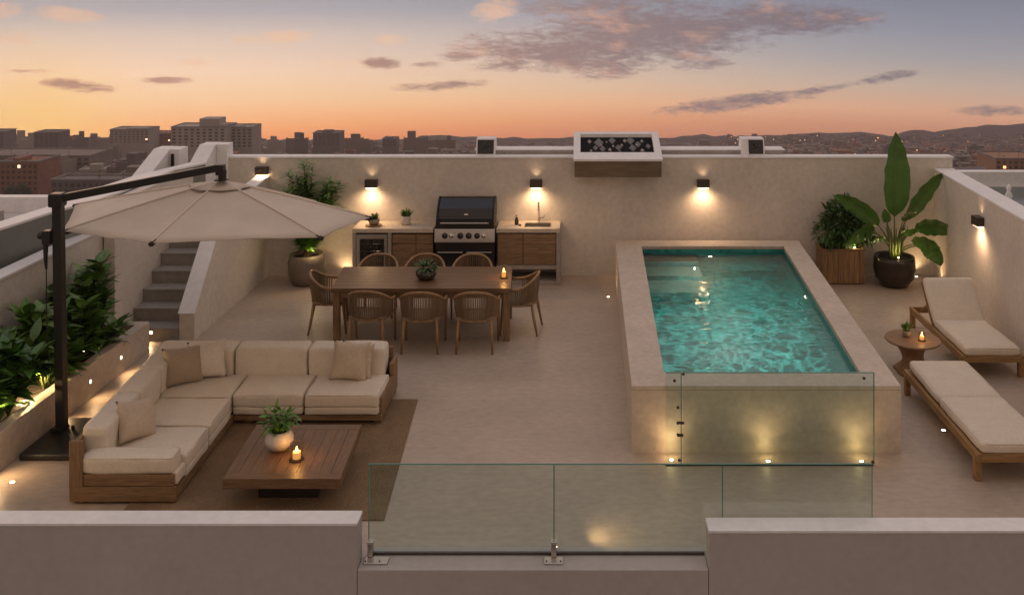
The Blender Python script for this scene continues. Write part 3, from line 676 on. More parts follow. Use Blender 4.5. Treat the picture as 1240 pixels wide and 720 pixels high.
# ================================================================ LARGE POTTED PLANTS
# leafy shrub in the round clay pot (behind the parasol)
r = thing('potted_shrub', (-4.66, 15.86, 0), 'tall feathery green shrub in a big round clay pot near the back left corner', 'potted shrub')
m = MB(); m.lathe([(.19, 0), (.25, .02), (.305, .18), (.315, .36), (.285, .50), (.265, .50), (.25, .42)], (0, 0, 0), 44, cap=False); m.f.append(tuple(range(43, -1, -1))); m.build('pot', greypot, r, smooth=True, world=False)
m = MB(); m.lathe([(.26, .43), (.1, .45), (.001, .452)], (0, 0, 0), 24); m.build('soil', soil, r, world=False)
random.seed(21); ms = MB(); ml = MB()
for i in range(44):
    a = random.uniform(0, 2 * PI); sp_ = random.uniform(.05, .72); hh = random.uniform(.75, 1.75) * (1.1 - sp_ * .5)
    pts = [Vector((math.cos(a) * .1 * random.random(), math.sin(a) * .1 * random.random(), .44))]
    for q in range(1, 7):
        t_ = q / 6; pts.append(Vector((math.cos(a) * sp_ * .78 * t_ ** 1.5, math.sin(a) * sp_ * .78 * t_ ** 1.5, .44 + hh * t_ - .1 * sp_ * t_ * t_)))
    ms.tube(pts, [.009 * (1 - q * .12) for q in range(7)], 5)
    for q in range(2, 7):
        for w_ in range(17):
            b2 = random.uniform(0, 2 * PI); t_ = random.random(); pp = pts[q - 1].lerp(pts[q], t_)
            d = Vector((math.cos(b2), math.sin(b2), random.uniform(.1, 1.0)))
            ml.leaf(pp, d, (0, 0, 1), random.uniform(.13, .26), random.uniform(.028, .045), .55, 4, shape=.8)
ms.build('stem', twig, r, world=False); ml.build('foliage', leaf_m, r, world=False)
light('plant_light', 'POINT', (-4.5, 15.66, .62), 3.0, (1, .72, .3), None, .03)
# box planter with bush
r = thing('box_planter', (4.4, 15.99, 0), 'square slatted wooden planter with a rounded dark green bush right of the pool', 'planter')
m = MB()
for q in range(8):
    xa = 4.045 + q * .09; m.box(xa, xa + .086, 15.77, 15.79, .02, .57)
    m.box(xa, xa + .086, 16.19, 16.21, .02, .57)
for q in range(4):
    ya = 15.795 + q * .099; m.box(4.045, 4.065, ya, ya + .096, .02, .57); m.box(4.745, 4.765, ya, ya + .096, .02, .57)
m.box(4.03, 4.775, 15.755, 15.80, .571, .60); m.box(4.03, 4.775, 16.18, 16.225, .571, .60); m.box(4.03, 4.075, 15.801, 16.179, .571, .60); m.box(4.73, 4.775, 15.801, 16.179, .571, .60)
m.build('box', wood_z, r, bevel=.003)
m = MB(); m.box(4.066, 4.744, 15.80, 16.18, .05, .52); m.build('soil', soil, r)
m = MB(); random.seed(5)
for q in range(12):
    a = random.uniform(0, 2 * PI); m.tube([(4.4 + .04 * math.cos(a), 15.97 + .04 * math.sin(a), .5), (4.4 + .15 * math.cos(a), 15.97 + .12 * math.sin(a), .8), (4.4 + .33 * math.cos(a), 15.97 + .25 * math.sin(a), 1.0 + .2 * random.random())], [.014, .01, .005], 6)
m.build('stem', twig, r)
m = MB(); bushy(900, (4.42, 15.93, .98), (.40, .33, .37), .145, .058, 9, shell=.35)(m); bushy(110, (4.72, 15.82, .86), (.22, .2, .18), .14, .055, 12)(m); bushy(110, (4.15, 15.85, .84), (.22, .2, .2), .14, .055, 13)(m)
bushy(60, (4.5, 15.93, 1.27), (.2, .2, .12), .15, .05, 15)(m)
m.build('foliage', leaf_d, r)
# bird of paradise in the bronze pot
r = thing('broadleaf_plant', (5.24, 15.72, 0), 'tall banana-like plant with huge upright leaves in a dark bronze pot', 'potted plant')
m = MB(); m.lathe([(.14, 0), (.22, .02), (.315, .15), (.345, .30), (.335, .44), (.325, .50), (.300, .50), (.29, .43)], (0, 0, 0), 48, cap=False); m.f.append(tuple(range(47, -1, -1))); m.build('pot', gluepot, r, smooth=True, world=False)
m = MB(); m.lathe([(.30, .44), (.1, .455), (.001, .456)], (0, 0, 0), 24); m.build('soil', soil, r, world=False)
def bigleaf(ang, reach, hgt, L, w, bend, tilt, yaw=0, base=(0, 0)):
    """stalk from the pot to a broad blade; ang in the picture plane sense: 0 = straight up, + = to the right"""
    p0 = Vector((base[0], base[1], .45)); top = Vector((reach, yaw, hgt))
    pts = [p0, p0.lerp(top, .35) + Vector((-reach * .10, 0, .04)), p0.lerp(top, .7) + Vector((-reach * .06, 0, .04)), top]
    m = MB(); m.tube(pts, [.022, .017, .012, .008], 7); stalk = m.build('stalk', stem_m, r, smooth=True, world=False)
    d = Vector((math.sin(R(ang)), tilt, math.cos(R(ang)))).normalized()
    n = 14; side = Vector((math.cos(R(ang)), .25 * math.copysign(1, ang), -math.sin(R(ang)))); side = (side - d * side.dot(d)).normalized()
    m = MB(); cur = d.copy(); p_ = top.copy(); vs = []
    for i in range(n + 1):
        t_ = i / n; ww = w / 2 * (max(0, math.sin(PI * t_ ** .74)) ** .62 if 0 < t_ < 1 else .02)
        nrm = side.cross(cur)
        for q in (-1, -.66, -.33, 0, .33, .66, 1):
            ed = 1 + .05 * math.sin(i * 2.1 + q * 3 + reach * 9) * (abs(q) == 1)
            vs.append(p_ + side * ww * q * ed + nrm * (abs(q) * ww * .30 + .012 * math.sin(i * 1.7 + q * 2)))
        cur = (cur + Vector((0, 0, -1)) * bend / n * (1 + t_)).normalized(); side = (side - cur * side.dot(cur)).normalized(); p_ = p_ + cur * L / n
    m.add(vs, [(i * 7 + j, i * 7 + j + 1, (i + 1) * 7 + j + 1, (i + 1) * 7 + j) for i in range(n) for j in range(6)])
    m.build('leaf', leaf_b, stalk, smooth=True, world=False)
    m = MB(); m.tube([vs[i * 7 + 3] + side * 0 for i in range(n + 1)], [.011 * (1 - .8 * i / n) for i in range(n + 1)], 5)
    m.build('midrib', stem_m, stalk, smooth=True, world=False)
bigleaf(0, 0.0, 1.16, 1.42, .50, .0, -.04)
bigleaf(32, .22, 1.12, 1.02, .30, .40, .1, .02)
bigleaf(-42, -.26, 1.0, .98, .29, .45, -.1, .02)
bigleaf(-78, -.36, .93, .62, .30, .8, -.35, -.08)
bigleaf(66, .36, .95, .66, .32, .75, -.25, .04)
bigleaf(48, .28, .72, .48, .36, .9, -.6, -.1)
bigleaf(85, .38, .70, .50, .30, 1.5, -.4, -.1)
bigleaf(12, .14, 1.08, .42, .18, .7, -.6, -.02)
bigleaf(-15, -.12, 1.05, .34, .15, .5, -.4, 0)
bigleaf(25, .10, .85, .38, .22, .9, -.5, -.08)
bigleaf(-60, -.20, .8, .40, .14, .9, -.5, -.1)
random.seed(2)
m = MB()
for q in range(9):
    a = random.uniform(0, 2 * PI); m.tube([(.09 * math.cos(a), .09 * math.sin(a), .45), (.13 * math.cos(a), .12 * math.sin(a), .75), (.22 * math.cos(a), .16 * math.sin(a), 1.0)], [.026, .018, .006], 6)
m.build('stem', stem_m, r, smooth=True, world=False)

# small planted uplights
def uplight(x, y, z, label, e_=3.0, col=(1, .74, .30), grp='garden uplights among the plants', vis=True, h=.05, lz=.07):
    o = thing('garden_uplight', (x, y, z), label, 'uplight', grp)
    m = MB(); m.lathe([(.012, -.02), (.020, 0), (.024, h * .9), (.020, h)], (0, 0, 0), 12); m.build('housing', bronze, o, world=False)
    m = MB(); m.lathe([(.017, h + .001), (.010, h + .006), (.001, h + .007)], (0, 0, 0), 12); m.build('lens', glow_b, o, world=False)
    light('uplight_light', 'POINT', (0, 0, h + lz), e_, col, o, .02); return o
uplight(4.60, 15.76 + .06, .56, 'yellow uplight at the front edge of the wooden box planter', 1.6)
uplight(5.24, 15.52, .47, 'yellow uplight among the stalks in the dark bronze pot', 1.6)
# planting bed: individual leafy plants
random.seed(77)
beds = [(-6.30, 8.35, .62), (-6.2, 8.75, .75), (-6.40, 9.1, .8), (-6.2, 9.45, .7), (-6.38, 9.8, .85), (-6.2, 10.12, .72), (-6.42, 10.45, .82), (-6.2, 10.8, .68), (-6.36, 11.1, .85), (-6.2, 11.42, .66), (-6.40, 11.75, .85), (-6.28, 12.1, .98), (-6.42, 12.4, .8)]
pos_words = ['at the near end of the bed', 'second from the near end', 'third from the near end', 'fourth from the near end', 'left of the parasol pole', 'behind the parasol pole', 'seventh from the near end', 'seventh from the stair end', 'fifth from the stair end', 'fourth from the stair end', 'third from the stair end', 'second from the stair end', 'nearest to the steps']
pos_words[7] = 'sixth from the stair end'
beds += [(-6.22, 9.0, .28), (-6.20, 9.95, .28), (-6.22, 10.95, .28), (-6.22, 11.9, .28)]
pos_words += ['low one left of the pole', 'low one behind the pole', 'low one at mid length', 'low one beside the steps']
for (x, y, h), w in zip(beds, pos_words):
    o = thing('broadleaf_shrub', (x, y, .30), 'dark broad leaved plant in the raised bed, ' + w, 'plant', 'leafy plants in the raised bed')
    m = MB(); mstem = MB(); h *= 1.22; kk = int(60 + h * 60)
    lean = random.uniform(-.1, .1)
    for sidx in range(5):
        a0 = random.uniform(0, 2 * PI); ro = random.uniform(.02, .30); top = Vector((math.cos(a0) * ro - .01, math.sin(a0) * ro * 1.4 + lean, h * random.uniform(.55, .95)))
        mstem.tube([(0, 0, 0), tuple(top * .5 + Vector((0, 0, .03))), tuple(top)], [.014, .011, .006], 6)
        for i in range(kk // 4):
            t_ = random.uniform(.22, 1.0) ** .8; a = random.uniform(0, 2 * PI); pp = top * t_
            d = Vector((math.cos(a), math.sin(a), random.uniform(.15, 1.3) + t_ * .4))
            m.leaf(pp, d, (0, 0, 1), random.uniform(.22, .38) * (1.1 - .2 * t_), random.uniform(.10, .16), random.uniform(.4, 1.0), 5, shape=.75)
    mstem.build('stem', stem_m, o, world=False); m.build('foliage', leaf_b if random.random() < .45 else leaf_m, o, world=False, smooth=False)
for y, w in ((8.6, 'nearest the viewer'), (9.85, 'just left of the parasol pole'), (10.55, 'just right of the parasol pole'), (11.75, 'nearest the steps')):
    uplight(-6.26, y, .33, 'small yellow uplight between the leaves of the raised bed, ' + w, 30, (1, .66, .30), lz=.14)

# ================================================================ RECESSED LIGHTS
def recessed(x, y, z, nrm, label, e_=1.6, grp='small recessed lights in the bed wall'):
    o = thing('recessed_light', (x, y, z), label, 'recessed light', grp)
    n_ = Vector(nrm); rot = n_.to_track_quat('Z', 'Y').to_euler()
    m = MB(); m.lathe([(.030, 0), (.030, .004), (.023, .006)], (0, 0, 0), 20, rot=rot); m.build('rim', steel, o, world=False)
    m = MB(); m.lathe([(.021, .0062), (.012, .009), (.001, .0095)], (0, 0, 0), 16, rot=rot); m.build('lens', glow_b, o, world=False)
    lo = n_ * .05; light('recessed_or_added_glow', 'SPOT', tuple(lo), e_, (1, .62, .30), o, .015, tuple(n_ + Vector((0, 0, -.9 if abs(n_.z) < .5 else 0))), 140, 1)
    return o
for y, z, w in ((9.37, .22, 'nearest the viewer'), (10.62, .20, 'right of the parasol pole'), (11.25, .21, 'middle one behind the sofa'), (12.0, .21, 'nearest the steps')):
    recessed(-5.913, y, z, (1, 0, 0), 'tiny round light set into the planting bed wall, ' + w, 7)
recessed(-6.06, 13.166, .12, (0, -1, 0), 'tiny light set into the lowest step riser', 3.0, 'step lights')
for x, y, e_, w in ((-5.66, 9.30, 2.2, 'beside the planting bed at the left edge'), (4.02, 10.42, 2.2, 'between the pool and the flat lounger'),
                 (.93, 9.75, 5, 'at the left corner of the pool front'), (1.93, 9.72, 5, 'at the middle of the pool front'), (2.90, 9.72, 5, 'at the right corner of the pool front'),
                 (-4.10, 16.2, 7, 'by the back wall left of the wine cooler'), (5.78, 16.2, 7, 'in the back right corner behind the lounger'), (5.98, 15.9, 6, 'against the right wall near the back corner'),
                 (.42, 15.1, 7, 'beside the far left corner of the pool'), (5.62, 10.6, 5, 'under the right wall beside the flat lounger')):
    o = recessed(x, y, .001, (0, 0, 1), 'tiny round floor light ' + w, e_, 'small floor spots')
light('pool_front_glow', 'POINT', (.93, 9.80, .09), .8, (1, .62, .28), None, .03)
light('pool_front_glow', 'POINT', (1.93, 9.80, .09), .6, (1, .66, .28), None, .03)
light('pool_front_glow', 'POINT', (2.90, 9.80, .09), .6, (1, .66, .28), None, .03)

# ================================================================ GLASS BALUSTRADES
recessed(-.242, 8.20, .001, (0, 0, 1), 'tiny floor light behind the front glass', .5, 'small floor spots')
light('recessed_or_added_glow', 'SPOT', (.05, 8.32, .16), 4, (1, .62, .30), None, .03, (.8, .3, -.25), 160, 1)  # added spot without a fitting, warms the floor behind the glass
gb = thing('glass_balustrade', (.3, 8.055, .03), 'clear frameless glass balustrade of three panels along the front opening', 'glass balustrade')
for xa, xb in ((-1.83, -.247), (-.237, 1.20), (1.21, 2.49)):
    m = MB(); m.box(xa, xb, 8.045, 8.057, .05 if xb < 1.05 else .004, .80); p_ = m.build('glass_pane', glass_p, gb)
    z0 = .05 if xb < 1.05 else .004
    m = MB(); m.box(xa, xb, 8.0445, 8.0575, .8005, .807); m.box(xa - .007, xa - .0005, 8.0445, 8.0575, z0, .807); m.box(xb + .0005, xb + .004, 8.0445, 8.0575, z0, .804); m.build('pane_edge', edge_m, p_)
m = MB(); m.box(-1.83, 1.05, 8.038, 8.064, .030, .048); m.build('bottom_rail', bronze, gb)
for x, wx in ((-1.775, .20), (-.242, .16)):
    m = MB(); m.box(x - wx / 2 + (.03 if wx > .18 else 0), x + wx / 2 + (.03 if wx > .18 else 0), 7.90, 8.00, .0285, .042); b2 = m.build('base_plate', steel, gb, bevel=.003)
    px = x - .035 if wx > .18 else x
    m = MB(); m.box(px - .022, px + .022, 7.985, 8.040, .043, .155); m.box(px - .027, px + .027, 7.98, 8.042, .156, .17); m.build('post', steel, gb, bevel=.003)
    for s_ in (-1, 1): m = MB(); m.lathe([(.008, 0), (.006, .006)], (x + s_ * .06, 7.93, .042), 8); m.build('bolt', bronze, b2)
# pool guard
pg = thing('glass_screen', (2.0, 9.62, 0), 'tall clear glass screen with steel hinges in front of the pool end wall', 'glass screen')
for xa, xb in ((.86, 1.015), (1.035, 3.0)):
    m = MB(); m.box(xa, xb, 9.644, 9.656, .012, .95); p_ = m.build('glass_pane', glass_p, pg)
    m = MB(); m.box(xa, xb, 9.6435, 9.6565, .9505, .957); m.box(xb + .0005, xb + .010, 9.6435, 9.6565, .012, .954); m.build('pane_edge', edge_m, p_)
m = MB(); m.box(.86, 3.0, 9.636, 9.664, .001, .011); m.build('floor_channel', bronze, pg)
for x, z in ((.95, .875), (.985, .60), (.985, .44), (.985, .32), (1.04, .945), (1.02, .44), (1.0, .06), (2.99, .04), (2.9, .90)):
    m = MB(); m.lathe([(.015, 0), (.015, .012), (.009, .015)], (x, 9.643, z), 12, rot=(R(90), 0, 0)); m.build('fixing', bronze, pg)
m = MB(); m.box(.98, 1.04, 9.632, 9.642, .30, .33); m.box(.975, 1.05, 9.632, 9.642, .43, .455); m.build('hinge', bronze, pg)
# ================================================================ LOUNGE
rg = MB()
nxr = 60
vs = []; 
rg.slab([(-4.3, 8.62), (-1.825, 8.62), (-1.97, 11.22), (-4.3, 11.22)], .001, .013)
rug = tag(rg.build('rug', rug_m), 'flat brown jute rug under the coffee table and sofa', 'rug')
def rugmat():
    t = rug_m.node_tree; b = t.nodes['Principled BSDF']; L = t.links.new
    g = t.nodes.new('ShaderNodeNewGeometry'); 
    w1 = t.nodes.new('ShaderNodeTexWave'); w1.bands_direction = 'X'; w1.inputs['Scale'].default_value = 14; w1.inputs['Distortion'].default_value = .6; w1.inputs['Detail'].default_value = 1; L(g.outputs['Position'], w1.inputs['Vector'])
    w2 = t.nodes.new('ShaderNodeTexWave'); w2.bands_direction = 'Y'; w2.inputs['Scale'].default_value = 22; w2.inputs['Distortion'].default_value = .8; L(g.outputs['Position'], w2.inputs['Vector'])
    mu = t.nodes.new('ShaderNodeMath'); mu.operation = 'MULTIPLY'; L(w1.outputs['Fac'], mu.inputs[0]); L(w2.outputs['Fac'], mu.inputs[1])
    bp = t.nodes.new('ShaderNodeBump'); bp.inputs['Strength'].default_value = .9; bp.inputs['Distance'].default_value = .012; L(mu.outputs[0], bp.inputs['Height']); L(bp.outputs[0], b.inputs['Normal'])
    old = b.inputs['Base Color'].links[0].from_socket
    mr = t.nodes.new('ShaderNodeMapRange'); mr.inputs[3].default_value = .72; mr.inputs[4].default_value = 1.25; L(mu.outputs[0], mr.inputs[0])
    vm_ = t.nodes.new('ShaderNodeVectorMath'); vm_.operation = 'SCALE'; L(old, vm_.inputs[0]); L(mr.outputs[0], vm_.inputs['Scale']); L(vm_.outputs[0], b.inputs['Base Color'])
rugmat()

sofa = thing('corner_sofa', (-3.9, 10.2, 0), 'L-shaped teak corner sofa with cream cushions on the left of the terrace', 'sofa')
def skew(mb):
    out = []
    for x, y, z in mb.v:
        t_ = (y - 8.89) / 2.56; w_ = max(0, min(1, (-3.9 - x) / .96)); out.append((x - t_ * .10 * (1 if x < -3.5 else max(0, (-2.3 - x) / 1.2)) - t_ * .17 * w_, y, z))
    mb.v = out; return mb
def sp_(m, name, mt, smooth=False, bevel=0): return skew(m).build(name, mt, sofa, smooth=smooth, bevel=bevel)
XL, XS, XR = -4.87, -3.86, -2.26; YF, YB = 8.89, 11.47
# teak frame: base rails, back boards, arm
m = MB(); m.box(XL, XS, YF, YF + .035, .03, .17); sp_(m, 'base_rail', wood_x, bevel=.004)
m = MB(); m.box(XS - .035, XS, YF + .036, 10.53, .045, .135); sp_(m, 'base_rail', wood_y, bevel=.004)
m = MB(); m.box(XS - .0, XR, 10.54, 10.575, .06, .12); sp_(m, 'base_rail', wood_x, bevel=.004)
m = MB(); m.box(XR - .04, XR, 10.576, YB, .06, .30); sp_(m, 'side_board', wood_y, bevel=.004)
m = MB(); m.box(XR - .045, XR, 11.2, YB, .301, .44); sp_(m, 'side_board', wood_y, bevel=.004)
m = MB(); m.box(XL, XL + .045, YF + .036, YB - .04, .03, .56); sp_(m, 'back_board', wood_y, bevel=.004)
m = MB(); m.box(XL, XR - .046, YB - .038, YB, .03, .56); sp_(m, 'back_board', wood_x, bevel=.004)
m = MB(); m.box(XL, XL + .13, YF - .006, YF + .034, .171, .605); sp_(m, 'arm_post', wood_z, bevel=.004)
m = MB(); m.box(XL + .131, XS - .02, YF + .005, YF + .034, .175, .285); sp_(m, 'arm_board', wood_x, bevel=.004)
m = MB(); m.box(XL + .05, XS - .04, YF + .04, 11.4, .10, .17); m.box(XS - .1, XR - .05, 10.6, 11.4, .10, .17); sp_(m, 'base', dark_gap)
for x, y in ((XL + .04, YF + .03), (XS - .08, YF + .03), (XS - .08, 10.4), (XL + .05, 11.4), (XR - .09, 10.59), (XR - .09, 11.4), (-3.75, 10.6)):
    m = MB(); m.box(x, x + .08, y, y + .06, 0.0135 if x > -4.3 else 0, .06); sp_(m, 'leg', wood_x)
def piping(c, size, r=.03, k=.0045):
    hx, hy = size[0] / 2 - .004, size[1] / 2 - .004; z = c[2] + size[2] / 2 - r * .35; pts = []
    for a in range(33):
        t_ = 2 * PI * (a + .5) / 32; ex = .16
        pts.append((c[0] + hx * math.copysign(abs(math.cos(t_)) ** ex, math.cos(t_)), c[1] + hy * math.copysign(abs(math.sin(t_)) ** ex, math.sin(t_)), z))
    m = MB(); m.tube(pts, k, 5); return m
def cush(c, size, name='seat_cushion', r=.026, puff=.007, mt=None, rot=None, n=12):
    m = MB(); m.rbox(c, size, r, n, puff, rot, .009, c[0] * 7 + c[1]); o = skew(m).build(name, mt or linen, sofa, smooth=True)
    if name in ('seat_cushion', 'arm_cushion'): skew(piping(c, size, r)).build('piping', linen_p, o, smooth=True)
    return o
def bx2(xa, xb, ya, yb, za, zb, **k): return cush(((xa + xb) / 2, (ya + yb) / 2, (za + zb) / 2), (xb - xa, yb - ya, zb - za), **k)
# lower mattress layer and seat cushions
for xa, xb, ya, yb in ((-4.6, XS + .006, 9.14, 9.755), (-4.6, XS + .006, 9.78, 10.45), (-4.6, -3.885, 10.475, 11.12), (-3.865, -3.10, 10.52, 11.12), (-3.08, XR - .03, 10.52, 11.12)):
    bx2(xa, xb, ya, yb, .13, .215, name='seat_base', r=.02, puff=.002, n=8)
    bx2(xa, xb, ya, yb, .212, .355)
bx2(XS - .09, XS + .004, YF + .037, 9.135, .172, .29, name='seat_base', r=.012, puff=.001, n=8)
bx2(XL + .10, XS - .03, YF - .0, 9.13, .285, .445, name='arm_cushion', r=.035)
for ya, yb in ((9.10, 9.925), (9.945, 10.54), (10.56, 11.15)):
    bx2(XL + .03, XL + .28, ya, yb, .31, .645, name='back_cushion', r=.036, puff=.006)
for xa, xb in ((XL + .04, -4.035), (-4.015, -3.205), (-3.185, XR - .09)):
    bx2(xa, xb, 11.10, 11.40, .31, .655, name='back_cushion', r=.034, puff=.007)
def pil(x, y, z, w, h, t_, rot, mt, label):
    r_ = MB(); r_.pillow((0, 0, 0), w, h, t_, rot, 14, x); o = r_.build('throw_pillow', mt, None, smooth=True, world=False); o.location = (x, y, z)
    return tag(o, label, 'pillow')
pil(-4.63, 10.87, .55, .47, .44, .22, (R(-20), R(4), R(38)), linen_t, 'taupe throw pillow leaning in the corner of the sofa, in front of a cream one')
pil(-4.42, 11.03, .56, .46, .44, .20, (R(-14), R(-6), R(4)), linen, 'cream throw pillow in the sofa corner partly behind the taupe one')
pil(-4.53, 9.52, .53, .44, .41, .20, (R(-24), R(12), R(60)), linen_p, 'beige throw pillow leaning on the near left backrest of the sofa')
pil(-2.72, 10.98, .56, .45, .45, .21, (R(-16), R(3), R(-3)), linen_p, 'beige throw pillow standing at the right end of the sofa, in front of its twin')
pil(-2.655, 11.03, .55, .42, .42, .10, (R(-10), R(2), R(-14)), linen_p, 'beige throw pillow half hidden behind its twin at the right end of the sofa')

# coffee table
ct_x = wood('walnut_along_x', (.17, .095, .045), 'x', .42, .06); ct_y = wood('walnut_along_y', (.17, .095, .045), 'y', .42, .06)
ct = thing('coffee_table', (-2.85, 9.3, .0135), 'low square teak coffee table with boarded top on the jute rug', 'coffee table')
TX = [(-3.36, 8.75), (-2.26, 8.75), (-2.325, 9.87), (-3.43, 9.87)]
def tq(u, v): 
    a = Vector(TX[0]).lerp(Vector(TX[1]), u); b = Vector(TX[3]).lerp(Vector(TX[2]), u); return tuple(a.lerp(b, v))
fr = .10; g_ = .002
def quad(mb, u0, u1, v0, v1, z0, z1): mb.slab([tq(u0, v0), tq(u1, v0), tq(u1, v1), tq(u0, v1)], z0, z1)
for q_, w_ in (((0, 1, 0, fr), ct_x), ((0, 1, 1 - fr, 1), ct_x), ((0, fr, fr + g_, 1 - fr - g_), ct_y), ((1 - fr, 1, fr + g_, 1 - fr - g_), ct_y)):
    m = MB(); quad(m, *q_, .225, .32); m.build('frame_board', w_, ct, bevel=.003)
m = MB()
for q in range(8):
    w_ = (1 - 2 * fr - 2 * g_) / 8; a = fr + g_ + q * w_; quad(m, a + .0005, a + w_ - .001, fr + g_, 1 - fr - g_, .26, .3185)
m.build('top', ct_y, ct, bevel=.0015)
m = MB(); quad(m, .24, .76, .22, .76, .0135, .233); m.build('plinth', mat('plinth_shade', (.025, .016, .01), .7, .2, 4), ct)  # near-black colour stands in for the shadow under the table
plant_pot('table_plant', (-3.015, 9.33, .321), 'leafy green plant in a round glossy white pot on the coffee table', 'potted plant',
          [(.055, 0), (.09, .012), (.135, .07), (.14, .11), (.115, .17), (.098, .19), (.088, .188), (.085, .15)], ceramic,
          lambda m_: (bushy(130, (-.0, 0, .29), (.15, .13, .12), .095, .042, 31, shell=.2)(m_), tuft(26, .05, .20, .05, .16, .6, .5, 32)(m_)), leaf_m, .088, .165)
def candle(name, loc, label, r=.052, h=.145, e_=1.2, wick=.075):
    o = thing(name, loc, label, 'candle')
    m = MB(); m.lathe([(r * .9, 0), (r, .008), (r * 1.02, h), (r * .93, h), (r * .92, .014), (.001, .013)], (0, 0, 0), 28, cap=False); m.build('glass_holder', glass_c, o, smooth=True, world=False)
    m = MB(); m.lathe([(r * .98, -.0), (r * 1.08, .0), (r * 1.08, .008), (r * .98, .009)], (0, 0, 0), 24, cap=False); m.build('rim', bronze, o, world=False)
    m = MB(); m.tube([(r * .98 * math.cos(2 * PI * q / 24), r * .98 * math.sin(2 * PI * q / 24), h) for q in range(25)], .0022, 5); m.build('glass_lip', bronze, o, world=False)
    m = MB(); m.lathe([(r * .62, .0145), (r * .64, wick), (r * .50, wick + .004), (.001, wick - .003)], (0, 0, 0), 24); m.build('wax', wax, o, smooth=True, world=False)
    m = MB(); m.lathe([(.001, wick), (.010, wick + .012), (.011, wick + .022), (.005, wick + .04), (.0005, wick + .055)], (0, 0, 0), 12); m.build('flame', flame_m, o, smooth=True, world=False)
    light('candle_light', 'POINT', (0, 0, wick + .06), e_, (1, .52, .18), o, .02); return o
candle('candle_jar', (-2.78, 9.12, .321), 'lit candle in a clear glass jar on the coffee table', .062, .16, 2.2)

# ================================================================ DINING
dt = thing('dining_table', (-2.3, 13.6, 0), 'long brown wooden dining table with planked top and square legs', 'dining table')
DX = [(-3.52, 13.12), (-1.0, 13.12), (-1.06, 14.2), (-3.61, 14.2)]
m = MB()
for q in range(7):
    v0, v1 = q / 7, (q + 1) / 7 - .003; A = [Vector(p_) for p_ in DX]
    m.slab([tuple(A[0].lerp(A[3], v0)), tuple(A[1].lerp(A[2], v0)), tuple(A[1].lerp(A[2], v1)), tuple(A[0].lerp(A[3], v1))], .69, .75)
m.build('tabletop', mat('dining_top', (.17, .10, .052), .36, .22, 2.0, .06, 12, stretch=(1.0, 12, 12), island=.10, vs2=6), dt, bevel=.002)
m = MB(); m.box(-3.46, -1.1, 13.17, 13.20, .60, .688); m.box(-3.5, -1.12, 14.1, 14.13, .60, .688); m.box(-3.47, -3.44, 13.205, 14.09, .60, .688); m.box(-1.13, -1.10, 13.205, 14.09, .60, .688); m.build('apron', wood_x, dt)
for x, y in ((-3.50, 13.14), (-1.11, 13.14), (-3.56, 14.08), (-1.15, 14.08)):
    m = MB(); m.box(x, x + .09, y, y + .09, 0, .689); m.build('leg', wood_z, dt, bevel=.004)
plant_pot('bowl_plant', (-2.26, 13.56, .751), 'small leafy plant in a wide bronze bowl at the middle of the dining table', 'potted plant', [(.07, 0), (.12, .02), (.15, .07), (.14, .12), (.125, .125), (.12, .10)], gluepot,
          lambda m_: (bushy(120, (0, 0, .17), (.16, .12, .08), .085, .04, 41, shell=.1)(m_)), leaf_d, .125, .10)
candle('candle_glass', (-1.14, 13.62, .751), 'lit candle in a tall straight glass at the right end of the dining table', .05, .17, 1.8, .09)

def make_chair():
    r = thing('dining_chair', (0, 0, 0), '', 'dining chair', 'woven dining chairs around the table')
    # rail paths: U shape seen from above, open to +Y (front)
    def U(w, yb, yf, zb, zf, n=22, pw=2.6):
        pts = []
        for i in range(n + 1):
            a = PI * i / n; cx_ = math.cos(a); sy_ = math.sin(a)
            x = w * math.copysign(abs(cx_) ** (2 / pw), cx_); yy = yb * abs(sy_) ** (2 / pw)
            t_ = abs(sy_) ** 1.3
            pts.append(Vector((x, yy, zf + (zb - zf) * t_)))
        pre = Vector((pts[0].x - .005, yf, zf - .015)); post = Vector((pts[-1].x + .005, yf, zf - .015))
        return [pre, pre.lerp(pts[0], .5)] + pts + [post.lerp(pts[-1], .5), post]
    top = U(.305, -.30, .17, .83, .66); low = U(.275, -.265, .17, .43, .43)
    m = MB(); m.tube(top, .0195, 8); m.build('back_rail', chairwood, r, smooth=True, world=False)
    m = MB(); m.tube(low, .016, 8); m.tube([low[0], low[-1]], .016, 8); m.build('seat_frame', chairwood, r, smooth=True, world=False)
    m = MB(); k_ = len(top)
    for q in range(48):
        t_ = 2.2 + (k_ - 5.4) * q / 47; i = int(t_); fr_ = t_ - i
        a = top[i].lerp(top[min(i + 1, k_ - 1)], fr_); b2 = low[i].lerp(low[min(i + 1, k_ - 1)], fr_)
        mid = a.lerp(b2, .5); mid = Vector((mid.x * 1.03, mid.y * 1.04, mid.z)); m.tube([a, mid, b2], .0078, 4, cap=False)
    m.build('woven_backrest', rope, r, world=False)
    m = MB(); m.tube([low[i] + Vector((0, 0, .028)) for i in range(2, k_ - 2)], .010, 5); m.build('cord_band', rope, r, world=False)
    m = MB(); m.rbox((0, -.035, .445), (.52, .42, .05), .024, 8, .012); m.build('seat', rope, r, smooth=True, world=False)
    for s_ in (-1, 1):
        m = MB(); m.tube([(s_ * .30, .165, .665), (s_ * .285, .175, .43), (s_ * .275, .215, 0)], [.018, .022, .014], 8); m.build('leg', chairwood, r, smooth=True, world=False)
        m = MB(); m.tube([(s_ * .22, -.235, .44), (s_ * .235, -.27, .22), (s_ * .245, -.315, 0)], [.023, .020, .014], 8); m.build('leg', chairwood, r, smooth=True, world=False)
    return r
ch = make_chair()
ch.location = (-2.93, 13.02, 0); ch['label'] = 'woven chair on the near side of the dining table, leftmost, closest to the sofa'
ch.rotation_euler = (0, 0, R(-4))
